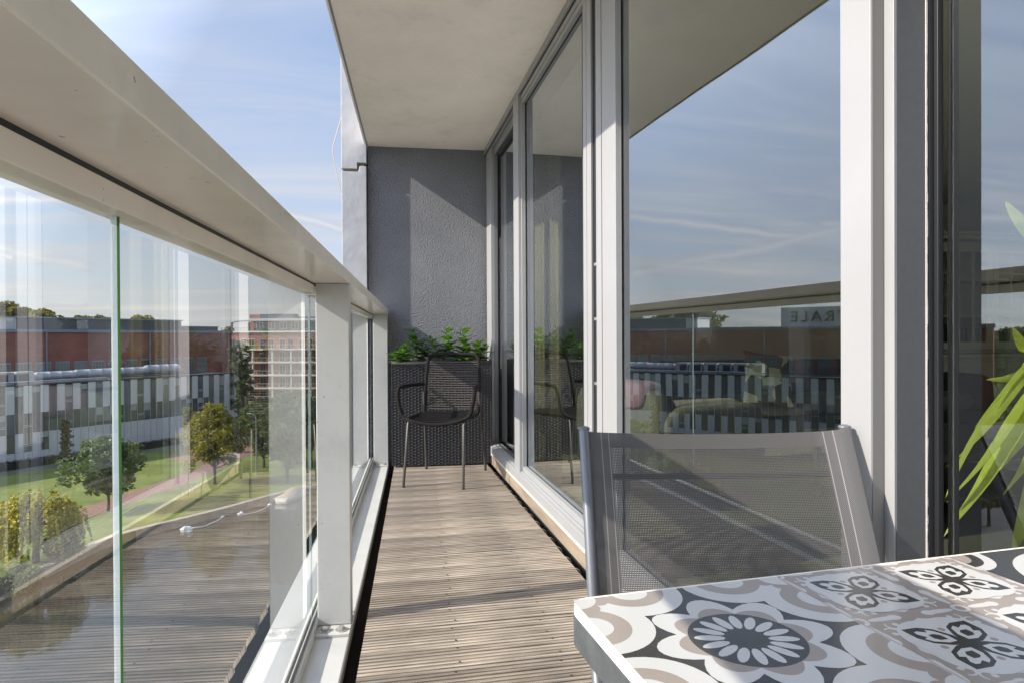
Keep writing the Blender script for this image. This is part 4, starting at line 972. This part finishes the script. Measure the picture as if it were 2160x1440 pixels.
# road and hedge along the facade
def OL(x_, y_, z_=0): return OT @ Vector((x_, y_, z_))
poly_sheet('road', ccw([(OL(a, b).x, OL(a, b).y) for a, b in ((-30, 2.1), (LEN + 6, 2.1), (LEN + 6, 4.3), (-30, 4.3))]), GZ + .016, asph, kind='structure')
leaf_mats = {}
def leafmat(key, col):
    if key not in leaf_mats: leaf_mats[key] = mat('foliage ' + key, col, .6, rnd_isl=.5, trans=.3, noise=.25, nscale=.35)
    return leaf_mats[key]
def leaves(mb, cx_, cy_, cz_, rx, ry, rz_, n, size, m_, r2, shell=.55):
    """leaf-sized faces scattered through a clump"""
    for _ in range(n):
        while True:
            a, b, c = r2.uniform(-1, 1), r2.uniform(-1, 1), r2.uniform(-1, 1); d2 = a * a + b * b + c * c
            if d2 <= 1 and (d2 > shell * shell or r2.random() < .35): break
        x_, y_, z_ = cx_ + a * rx, cy_ + b * ry, cz_ + c * rz_
        u = Vector((r2.gauss(0, 1), r2.gauss(0, 1), r2.gauss(0, .6))).normalized(); v = u.cross(Vector((r2.gauss(0, 1), r2.gauss(0, 1), r2.gauss(0, 1))))
        if v.length < .1: continue
        v.normalize(); s_ = size * r2.uniform(.6, 1.3); p = Vector((x_, y_, z_)); k = len(mb.v)
        mb.v += [tuple(p - u * s_), tuple(p + v * s_ * .55 + u * s_ * .1), tuple(p + u * s_), tuple(p - v * s_ * .55 + u * s_ * .1)]
        mb.f.append((k, k + 1, k + 2, k + 3)); mb.m.append(mb.mi(m_)); mb.sm.append(False)
bark = mat('bark', (.10, .08, .06), .9, bump=.6, bscale=6)
def tree(px, py, h, w, label, key, col, dens=1.0, name='park_tree', trunk_h=.28, group=None, crown=None, zg=GZ, pos=None, size=.17, seed=0, squash=1.0):
    p = pos if pos is not None else G(px, py, zg); r2 = random.Random(seed * 31 + int(h * 10))
    t = empty(name, (p.x, p.y, zg), label=label, cat='tree', group=group)
    mt = leafmat(key, col); mb = MB(); ms = MB()
    th = h * trunk_h
    ms.tube([(0, 0, -.2), (.05, 0, th * .5), (0, .05, th), (.1, 0, h * .6), (0, 0, h * .85)], [h * .024, h * .019, h * .016, h * .010, h * .004], bark, 8)
    lobes = []
    nl = 44 if crown is None else 60
    for k in range(nl):
        a = k * 2.399 + r2.uniform(-.3, .3); f = (k + .5) / nl; zz = th + (h - th) * (.06 + .88 * f)
        env = sin(pi * min(1, (f * .86 + .12))) ** .75 if crown is None else crown(f)
        rr_ = w / 2 * env * r2.uniform(.4, .98) * (1 + .22 * sin(2 * a + seed) + .14 * sin(3 * a + 2 * seed + f * 4)); c_ = (rr_ * cos(a), rr_ * sin(a), zz)
        lr = w * r2.uniform(.08, .15) * (0.6 + .5 * env); lobes.append((c_, lr))
        ms.tube([(0, 0, max(th * .8, zz - h * .22)), (c_[0] * .5, c_[1] * .5, zz - h * .08), c_], [h * .008, h * .005, h * .002], bark, 5)
    tot = int(6500 * dens)
    per = max(20, tot // nl)
    for (c_, lr) in lobes:
        leaves(mb, c_[0], c_[1], c_[2], lr * 1.15, lr * 1.15, lr * .85 * squash, per, size, mt, r2)
        for _ in range(3):
            a = r2.uniform(0, 6.28); leaves(mb, c_[0] + lr * 1.2 * cos(a), c_[1] + lr * 1.2 * sin(a), c_[2] + r2.uniform(-.5, .6) * lr, lr * .5, lr * .5, lr * .35, per // 9, size, mt, r2, 0)
    ms.build('trunk', t); mb.build('crown', t); return t
OAK = (.11, .15, .04); GOLD = (.24, .22, .035); DRK = (.055, .09, .025); DK2 = (.09, .125, .03)
tree(228, 1077, 7.6, 5.9, 'round dark green park tree nearest the glass joint, beside the brick path', 'grey green', (.105, .14, .055), seed=1, trunk_h=.26)
tree(452, 1020, 9.6, 6.6, 'golden green park tree in front of the right end of the white office', 'golden', GOLD, seed=2, trunk_h=.24)
tree(246, 1145, .5, .4, 'tiny sapling', 'grey green', OAK, dens=.002, seed=77) if False else None
tree(605, 1018, 11.0, 6.4, 'large dark green tree right of the street lamp on the lawn', 'dark', DK2, seed=3, trunk_h=.2, dens=1.2)
tree(556, 985, 8.8, 5.2, 'mid green tree behind the street lamp on the lawn', 'mid', DK2, seed=4, trunk_h=.18)
tree(655, 985, 9.5, 6.5, 'broad tree hidden behind the first white post', 'dark', DK2, seed=5)
tree(538, 938, 7.0, 5.5, 'tree in front of the left part of the brick apartment block', 'mid', DK2, seed=6)
slim = lambda f: .55 + .45 * sin(pi * min(1, f * .9 + .08))
tree(139, 978, 6.4, 1.25, 'slim columnar shrub standing alone against the white office facade', 'bronze', (.12, .095, .045), dens=.35, name='columnar_tree', trunk_h=.05, crown=slim, seed=9)
tree(396, 960, 7.5, 1.5, 'slim columnar tree left of the golden green park tree', 'golden', GOLD, dens=.35, name='columnar_tree', trunk_h=.05, crown=slim, seed=10)
tree(512, 925, 10.5, 2.6, 'slim green columnar tree at the right corner of the white office', 'mid', DK2, dens=.6, name='columnar_tree', trunk_h=.04, crown=slim, seed=11)
tree(509, 912, 17.5, 4.2, 'tall narrow poplar between the white office and the brick apartments', 'mid', DK2, dens=1.3, name='poplar_tree', trunk_h=.06, crown=slim, seed=12, size=.22)
tree(560, 900, 5.5, 8, 'bushy tree at the foot of the brick apartment block', 'dark', DRK, seed=13, size=.22)
tree(622, 900, 6.0, 9, 'wide tree at the foot of the brick apartments, nearest the white post', 'dark', DRK, seed=14, size=.22)
# weeping willow at the left
def willow(px, py, h, w):
    p = G(px, py, GZ); t = empty('willow_tree', (p.x, p.y, GZ), label='weeping willow with yellow trailing twigs at the left edge by the water', cat='tree'); r2 = random.Random(5)
    ms = MB(); ms.tube([(0, 0, -.2), (.1, 0, h * .4), (0, .1, h * .8)], [.28, .2, .08], bark, 8); mb = MB(); mt = leafmat('willow', (.42, .36, .05)); mt2 = leafmat('willow inner', (.20, .20, .045))
    for k in range(230):
        a = r2.uniform(0, 6.28); rr_ = w / 2 * sqrt(r2.random()); top = h * (1 - .35 * (rr_ / (w / 2)) ** 2) * r2.uniform(.85, 1.0); L_ = r2.uniform(.35, .85) * top
        x_, y_ = rr_ * cos(a), rr_ * sin(a); dx_, dy_ = .35 * cos(a), .35 * sin(a); n = int(L_ / .11)
        if k < 26: ms.tube([(0, 0, h * .5), (x_ * .5, y_ * .5, top * .9), (x_, y_, top)], [.07, .04, .015], bark, 5)
        for i in range(n):
            f = i / n; px_, py_, pz_ = x_ + dx_ * f ** .5 * 1.5 + .05 * sin(9 * f + k), y_ + dy_ * f ** .5 * 1.5, top + .25 * sin(pi * min(1, f * 5)) - L_ * f
            leaves(mb, px_, py_, pz_, .10, .10, .12, 3, .12, mt if (k % 3) else mt2, r2, 0)
    ms.build('trunk', t); mb.build('crown', t)
willow(75, 1185, 5.6, 6.2)
# bushes by the willow
for i, (px, py, h, w, lb) in enumerate(((135, 1180, 2.6, 4.2, 'low dark bush spreading below the willow at the water edge'), (30, 1260, 2.0, 3.4, 'low bush below the willow at the far left of the bank'))):
    p = G(px, py, GZ); t = empty('bush', (p.x, p.y, GZ), label=lb, cat='bush'); mb = MB(); r2 = random.Random(50 + i)
    for k in range(14):
        a = r2.uniform(0, 6.28); q = r2.uniform(0, w * .4); leaves(mb, q * cos(a), q * sin(a), h * r2.uniform(.3, .75), w * .2, w * .2, h * .3, 420, .12, leafmat('bush', (.11, .12, .04)), r2)
    mb.build('foliage', t); mb = MB(); mb.tube([(0, 0, -.1), (0, 0, h * .6)], [.08, .03], bark, 6); mb.build('trunk', t)
# hedge along the office
mb = MB(); r2 = random.Random(60); hm = leafmat('hedge', (.022, .032, .016))
c_ = .5
while c_ < LEN:
    leaves(mb, c_, .95, .65, .6, .55, .62, 75, .13, hm, r2, .6); c_ += .45
t = empty('hedge', (0, 0, 0), label='low dark clipped hedge along the foot of the white office', cat='hedge'); t.matrix_world = OT; mb.build('foliage', t)
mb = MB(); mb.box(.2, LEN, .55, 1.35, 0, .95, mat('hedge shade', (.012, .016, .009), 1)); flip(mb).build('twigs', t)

# ---- red brick hall behind the office
bk = None
def brick_mat(name, c1, c2, mortar):
    M = bpy.data.materials.new(name); M.use_nodes = True; n = M.node_tree; L = n.links; P = n.nodes['Principled BSDF']
    tcn = n.nodes.new('ShaderNodeTexCoord'); sp = n.nodes.new('ShaderNodeSeparateXYZ'); L.new(tcn.outputs['Object'], sp.inputs[0]); cb_ = n.nodes.new('ShaderNodeCombineXYZ')
    ad = n.nodes.new('ShaderNodeMath'); ad.operation = 'ADD'; L.new(sp.outputs[0], ad.inputs[0]); L.new(sp.outputs[1], ad.inputs[1]); L.new(ad.outputs[0], cb_.inputs[0]); L.new(sp.outputs[2], cb_.inputs[1])
    b = n.nodes.new('ShaderNodeTexBrick'); b.inputs['Scale'].default_value = 1; b.inputs['Brick Width'].default_value = .9; b.inputs['Row Height'].default_value = .26; b.inputs['Mortar Size'].default_value = .03
    b.inputs['Color1'].default_value = c1; b.inputs['Color2'].default_value = c2; b.inputs['Mortar'].default_value = mortar; L.new(cb_.outputs[0], b.inputs['Vector'])
    t = n.nodes.new('ShaderNodeTexNoise'); t.inputs['Scale'].default_value = .35; t.inputs['Detail'].default_value = 5; L.new(tcn.outputs['Object'], t.inputs['Vector'])
    q = n.nodes.new('ShaderNodeMapRange'); q.inputs['From Min'].default_value = .3; q.inputs['From Max'].default_value = .7; q.inputs['To Min'].default_value = .8; q.inputs['To Max'].default_value = 1.15; L.new(t.outputs[0], q.inputs[0])
    v = n.nodes.new('ShaderNodeVectorMath'); v.operation = 'SCALE'; L.new(b.outputs[0], v.inputs[0]); L.new(q.outputs[0], v.inputs['Scale']); L.new(v.outputs[0], P.inputs['Base Color']); P.inputs['Roughness'].default_value = .9
    return M
brick_r = brick_mat('dark red brick', (.33, .115, .085, 1), (.26, .09, .068, 1), (.24, .13, .10, 1)); brick_o = brick_mat('orange red brick', (.34, .125, .070, 1), (.27, .095, .055, 1), (.28, .15, .11, 1))
HOFF = 15.0; HH = 16.0 + 1 + 1.65; HL0, HL1 = -38, FL + 9.6
HT = Matrix(((fd.x, FN.x, 0, P0.x - FN.x * HOFF), (fd.y, FN.y, 0, P0.y - FN.y * HOFF), (0, 0, 1, GZ), (0, 0, 0, 1)))
hall = empty('brick_hall', (0, 0, 0), label='long dark red brick hall rising behind the white office', cat='building'); hall.matrix_world = HT
slate = mat('dark slate cladding', (.075, .085, .10), .6, bump=.3, bscale=3); zinc = mat('blue grey zinc trim', (.22, .25, .30), .5)
mb = MB(); mb.box(HL0, HL1, -20, 0, 0, HH - .45, brick_r); flip(mb).build('wall', hall)
mb = MB(); mb.box(HL0 - .2, HL1 + .2, -20, .25, HH - .45, HH, zinc); flip(mb).build('roof_edge', hall)
mb = MB(); mb.box(9.5, 37, -9, -3.0, HH, HH + 1.85, slate); mb.box(7.2, 9.4, -9, -3, HH, HH + 1.85, mat('pale roof box', (.5, .5, .48), .7)); mb.box(7, 37.2, -9.2, -2.7, HH + 1.86, HH + 2.05, zinc)
flip(mb).build('roof_light', hall)
mb = MB(); mb.box(37.5, HL1 - 1.5, -7, -2.2, HH, HH + .75, slate); mb.box(37.3, HL1 - 1.3, -7.2, -2.0, HH + .76, HH + .88, zinc); flip(mb).build('roof_light', hall)
for xx in (12.2, 28.9, HL1 - .8, -6, -22):
    mb = MB(); mb.tube([(xx, .14, 4), (xx, .14, HH - .4)], .13, zinc, 8); flip(mb).build('downpipe', hall)
gr = mat('grey green hall glass', (.10, .12, .11), .12, rnd_obj=.5)
q = HL0 + 2; k = 0
while q < HL1 - 6:
    mb = MB(); z0, z1 = HH - 8.9, HH - 5.1; mb.box(q, q + 2.1, -.3, .02, z0, z1, zinc)
    for i in range(4):
        for j in range(3): mb.box(q + .07 + i * .5, q + .52 + i * .5, .021, .03, z0 + .1 + j * 1.18, z0 + 1.2 + j * 1.18, gr)
    flip(mb).build('window', hall); q += 2.75; k += 1
# roof sign
mb = MB(); mb.box(-30, -8.6, -6, -1.2, HH + .02, HH + 3.3, mat('light grey cladding', (.70, .72, .72), .7)); flip(mb).build('penthouse', hall)
tc_ = bpy.data.curves.new('roof_sign', 'FONT'); tc_.body = 'TRALE'; tc_.size = 2.6; tc_.extrude = .08; tc_.space_character = 1.25
to = bpy.data.objects.new('tmp', tc_); C.objects.link(to)
bpy.context.view_layer.update(); dg = bpy.context.evaluated_depsgraph_get(); me = bpy.data.meshes.new_from_object(to.evaluated_get(dg)); bpy.data.objects.remove(to)
me.materials.clear(); me.materials.append(mat('dark sign letters', (.04, .045, .06), .5))
sg_ = bpy.data.objects.new('roof_sign', me); C.objects.link(sg_)
p = HT @ Vector((-18.9, -1.0, HH + .85)); ex, ez = fd, Vector((0, 0, 1)); ey = FN
sg_.matrix_world = Matrix(((ex.x, ez.x, ey.x, p.x), (ex.y, ez.y, ey.y, p.y), (ex.z, ez.z, ey.z, p.z), (0, 0, 0, 1)))
tag(sg_, 'dark block letters TRALE on the hall roof, seen mirrored in the window', 'sign')

# ---- brick apartment block with balconies
aL = W((478 - 1080) / F_PX * 152, 152); aR = W((700 - 1080) / F_PX * 150, 150)
ad_ = (aR - aL); ad_.z = 0; AL = 52.0; ad_.normalize(); an = Vector((ad_.y, -ad_.x, 0))
AT = Matrix(((ad_.x, an.x, 0, aL.x), (ad_.y, an.y, 0, aL.y), (0, 0, 1, GZ), (0, 0, 0, 1)))
apt = empty('apartment_block', (0, 0, 0), label='orange brick apartment block with white balconies and a dark penthouse floor', cat='building'); apt.matrix_world = AT
AH = 17 + (714.5 - 698.5) / F_PX * 151
creamw = mat('white balcony concrete', (.66, .62, .55), .7)
mb = MB(); mb.box(-6, AL, -12, 0, 0, AH - .3, brick_o); flip(mb).build('wall', apt)
mb = MB(); mb.box(-6.2, AL + .2, -12, .45, AH - .3, AH + .05, creamw); flip(mb).build('cornice', apt)
agl = mat('apartment window glass', (.05, .055, .06), .1, rnd_obj=.4)
for fl in range(6):
    zb = AH - 3.6 - fl * 3.0
    for k in range(14):
        x0 = .8 + k * 2.35 + (.4 if k % 2 else 0)
        if x0 > 25: continue
        mb = MB(); mb.box(x0 - .06, x0 + 1.3, .0, .03, zb - .5, zb + 1.85, creamw if k % 3 else zinc); mb.box(x0 + .02, x0 + .58, .031, .04, zb - .4, zb + 1.75, agl); mb.box(x0 + .66, x0 + 1.22, .031, .04, zb - .4, zb + 1.75, agl)
        flip(mb).build('window', apt)
for fl in range(6):
    zb = AH - 4.1 - fl * 3.0
    for k in range(3):
        x0 = 5.6 + k * 9.2; x1 = x0 + 7.6 - (.0 if fl else -1.4); dp = 1.5
        mb = MB(); mb.box(x0 - 1.5 if fl else x0 - 5.2, x1, .02, dp, zb - .28, zb, creamw)
        bal = flip(mb).build('balcony', apt)
        mb = MB(); mb.box(x0 - 1.4, x1 - .1, dp - .06, dp - .02, zb + .95, zb + 1.02, creamw)
        for q in range(8): xx = x0 - 1.4 + q * (x1 - x0 + 1.3) / 7; mb.box(xx, xx + .05, dp - .06, dp - .02, zb, zb + .95, creamw)
        flip(mb).build('balustrade', bal)
        if fl:
            for xx in (x0 + 1.2, x0 + 5.9): mb = MB(); mb.box(xx, xx + .28, dp - .5, dp - .2, zb, zb + 2.72, creamw); flip(mb).build('column', bal)
mb = MB(); mb.box(5.4, AL, -11, -2.6, AH + .05, AH + 2.4, slate); flip(mb).build('penthouse', apt)
mb = MB(); mb.box(5.0, AL + .5, -11.5, -1.0, AH + 2.42, AH + 3.0, mat('pale roof slab', (.45, .46, .47), .6)); mb.box(9, AL, -11.5, -5, AH + 3.0, AH + 3.5, slate); flip(mb).build('penthouse_roof', apt)
for k in range(9):
    mb = MB(); x0 = 6 + k * 2.9; mb.box(x0, x0 + 1.7, -2.59, -2.55, AH + .4, AH + 2.2, creamw); mb.box(x0 + .1, x0 + .8, -2.54, -2.52, AH + .5, AH + 2.1, agl); mb.box(x0 + .9, x0 + 1.6, -2.54, -2.52, AH + .5, AH + 2.1, agl); flip(mb).build('window', apt)
mb = MB(); mb.box(4.2, 6.9, -6, -2.9, AH + .05, AH + 4.0, brick_o); mb.box(6.91, 15, -6, -3.0, AH + 2.4, AH + 4.1, slate); flip(mb).build('roof_tower', apt)
mb = MB()
for xx in (.4, 4.6): mb.box(xx, xx + .35, -1.6, -1.2, AH + .05, AH + 2.1, slate)
mb.tube([(.5, -1.4, AH + 2.0), (1.6, -1.4, AH + 2.35), (4.8, -1.4, AH + 2.5), (9, -1.4, AH + 2.6)], .16, slate, 6); flip(mb).build('pergola', apt)
mb = MB(); 
for k in range(22): mb.box(-6 + k * 2.4, -5.95 + k * 2.4, .30, .34, AH + .05, AH + .75, slate)
mb.box(-6, AL, .30, .34, AH + .72, AH + .78, slate); flip(mb).build('roof_railing', apt)

# trees far beyond
for i, (px, top, dist, w, lb) in enumerate(((-20, 640, 170, 17, 'tall tree crown behind the brick hall, at the very left'), (22, 640, 172, 13, 'tree crown above the brick hall, second from the left'), (52, 652, 175, 12, 'loose tree crown above the brick hall left of the pale roof box'), (92, 655, 172, 13, 'golden tree crown just left of the pale roof box'),
                                      (215, 671, 215, 17, 'treetop peeping over the middle of the dark roof light'), (300, 670, 215, 18, 'treetop peeping over the right part of the dark roof light'), (170, 668, 215, 15, 'treetop peeping over the left part of the dark roof light'), (484, 692, 220, 9, 'small treetop between the brick hall and the apartment block'))):
    ptop = D(px, top, dist); h = ptop.z - GZ + 1.0
    tree(0, 0, h, w, lb, 'far ' + ('golden' if i % 2 else 'green'), (.19, .17, .04) if i % 2 else (.13, .14, .04), pos=Vector((ptop.x, ptop.y, 0)), dens=1.2, name='distant_tree', group='trees beyond the brick hall', seed=90 + i, size=.42)
for i in range(9):
    a = radians(44 + i * 5.2); dist = 170 + (i % 3) * 30; h = 17 + (i * 37 % 7) * .9 + (4 if i in (2, 3) else 0)
    tree(0, 0, h, 22, 'dense green tree in the distant belt beyond the canal, seen mirrored in the near pane', 'far green', (.05, .075, .022), pos=Vector((-sin(a) * dist, cos(a) * dist, 0)), dens=.8, name='distant_tree', group='mirrored belt of trees', seed=120 + i, size=.5)

poly_sheet('car_park', ccw([(-sin(radians(a)) * d_, cos(radians(a)) * d_) for a, d_ in ((44, 62), (44, 120), (60, 130), (80, 120), (80, 45), (60, 48))]), GZ + .02, asph, kind='structure')
for i, (a, d_, h, w_) in enumerate(((47, 70, 7, 6), (52, 60, 8, 7), (58, 66, 9, 8), (50, 118, 12, 11), (57, 122, 13, 12))):
    a = radians(a); tree(0, 0, h, w_, 'dark leafy tree at the edge of the asphalt, only seen mirrored in the near pane', 'dark', DRK, pos=Vector((-sin(a) * d_, cos(a) * d_, 0)), dens=.8, group='trees around the asphalt', seed=150 + i, size=.22)
# ---- small things in the park
lp = G(541, 1000, GZ); lamp = empty('street_lamp', (lp.x, lp.y, GZ), label='thin grey street lamp standing on the lawn among the trees', cat='street lamp')
gm = mat('galvanised lamp post', (.42, .42, .42), .5)
mb = MB(); mb.tube([(0, 0, 0), (0, 0, 7.0), (-.15, 0, 7.5), (-.6, 0, 7.7)], [.09, .06, .05, .04], gm, 8); mb.build('pole', lamp)
mb = MB(); mb.box(-1.1, -.55, -.12, .12, 7.64, 7.76, gm); mb.build('lamp_head', lamp, bevel=.03)
p = G(523, 906, GZ); mb = MB(); mb.box(-1.6, 1.6, -.9, .9, .15, 1.9, mat('green container paint', (.01, .22, .10), .5)); mb.box(-1.5, 1.5, -.95, -.901, .3, 1.7, mat('green container rib', (.01, .17, .08), .5)); mb.box(-1.65, 1.65, -.95, .95, 1.9, 1.98, MATS['green container rib'])
o = mb.build('waste_container', bevel=.04); o.location = (p.x, p.y, GZ); tag(o, 'bright green waste container beside the corner of the white office', 'container')
for i, (px, py, lb) in enumerate(((505, 938, 'left white hoop bicycle stand on the brick plaza'), (512, 936, 'middle white hoop bicycle stand on the brick plaza'), (519, 934, 'right white hoop bicycle stand on the brick plaza'))):
    p = G(px, py, GZ); mb = MB(); mb.tube([(.6 * cos(pi * k / 10), 0, 1.15 * sin(pi * k / 10)) for k in range(11)], .05, mat('white hoop', (.75, .75, .75), .4), 6); o = mb.build('bicycle_stand'); o.location = (p.x, p.y, GZ); tag(o, lb, 'bicycle stand', 'bicycle stands on the plaza')
# young staked sapling with frame
p = G(397, 1045, GZ); sp_ = empty('sapling', (p.x, p.y, GZ), label='thin young sapling inside a small wooden stake frame on the lawn', cat='tree')
mb = MB(); mb.tube([(0, 0, 0), (.03, 0, 2.2), (0, 0, 4.2)], [.04, .03, .01], bark, 6); mb.build('trunk', sp_); mb = MB(); leaves(mb, 0, 0, 3.4, .8, .8, 1.1, 700, .09, leafmat('golden', GOLD), random.Random(3), 0); mb.build('crown', sp_)
mb = MB(); sw = mat('pale stake wood', (.42, .38, .32), .8)
for a, b in ((-.5, -.5), (.5, -.5), (.5, .5), (-.5, .5)): mb.box(a - .04, a + .04, b - .04, b + .04, 0, 1.0, sw)
mb.box(-.5, .5, -.54, -.46, .9, 1.0, sw); mb.box(-.5, .5, .46, .54, .9, 1.0, sw); mb.build('stake_frame', sp_)
# moored dinghy with cover
b0, b1 = G(592, 1062, WZ), G(655, 1032, WZ); bd = b1 - b0; bl = 5.2
boat = empty('dinghy', (b0.x, b0.y, WZ), atan2(bd.y, bd.x), label='white dinghy under a beige cover moored on the canal by the bank', cat='boat')
hull = mat('cream white hull', (.72, .66, .56), .4); cover = mat('beige boat cover', (.42, .32, .24), .9)
mb = MB(); st = [(0, .70, .0), (.15, .80, .05), (1.6, .95, .05), (3.4, .85, .1), (4.6, .45, .2), (5.1, .05, .3)]; V = []; Fc = []
for (x_, w_, sh) in st: V += [(x_, -w_, .50 + sh), (x_, -w_ * .72, -.15), (x_, w_ * .72, -.15), (x_, w_, .50 + sh), (x_, w_ * .93, .52 + sh), (x_, -w_ * .93, .52 + sh)]
for i in range(len(st) - 1):
    for k in range(6): a = i * 6 + k; b = i * 6 + (k + 1) % 6; Fc.append((a, b, b + 6, a + 6))
Fc += [(0, 5, 4, 3, 2, 1)]; mb.add(V, Fc, hull, True); mb.build('hull', boat)
mb = MB(); mb.box(-.03, .2, -.84, .84, .53, .60, hull); mb.build('rim', boat, bevel=.02)
mb = MB(); V = []; Fc = []; sc = [(.25, .8, .56, .60), (1.3, .9, .56, .85), (2.4, .86, .6, 1.15), (3.6, .7, .66, 1.0), (4.8, .25, .75, .8)]
for (x_, w_, ze, zr) in sc: V += [(x_, -w_, ze), (x_, -w_ * .4, zr), (x_, w_ * .4, zr), (x_, w_, ze)]
for i in range(4):
    for k in range(3): a = i * 4 + k; Fc.append((a, a + 4, a + 5, a + 1))
Fc.append((0, 1, 2, 3)); mb.add(V, Fc, cover, True); mb.build('cover', boat)
# two white floating fountain heads with trailing hoses
wf = mat('white plastic', (.85, .85, .84), .35); hoz = mat('pale hose', (.6, .6, .58), .5)
for (hp, path, big, lb) in (((393, 1120), ((400, 1112), (425, 1110), (450, 1101), (465, 1093), (469, 1089)), 1.0, 'large white float with a curved trailing hose on the canal'), ((508, 1083), ((515, 1084), (535, 1080), (555, 1073), (566, 1066), (569, 1063)), .45, 'small pale float with a curved trailing hose farther out on the canal')):
    p = G(*hp, WZ); fl = empty('float', (p.x, p.y, WZ), label=lb, cat='float', group='floats with trailing hoses')
    mb = MB(); mb.ball((0, 0, .14 * big), (.40 * big + .12, .3, .36 * big), wf, 7, 5, jit=.38); mb.sm = [False] * len(mb.sm); mb.build('body', fl)
    mb = MB(); P = [G(a, b, WZ + .12) - Vector((p.x, p.y, WZ)) for a, b in path]; mb.tube(smooth_path(P), .05, hoz, 6); mb.build('hose', fl)
    mb = MB(); e = P[-1]; mb.ball((e.x, e.y, .12), (.22, .16, .12), wf, 8, 6); mb.build('end_float', fl)
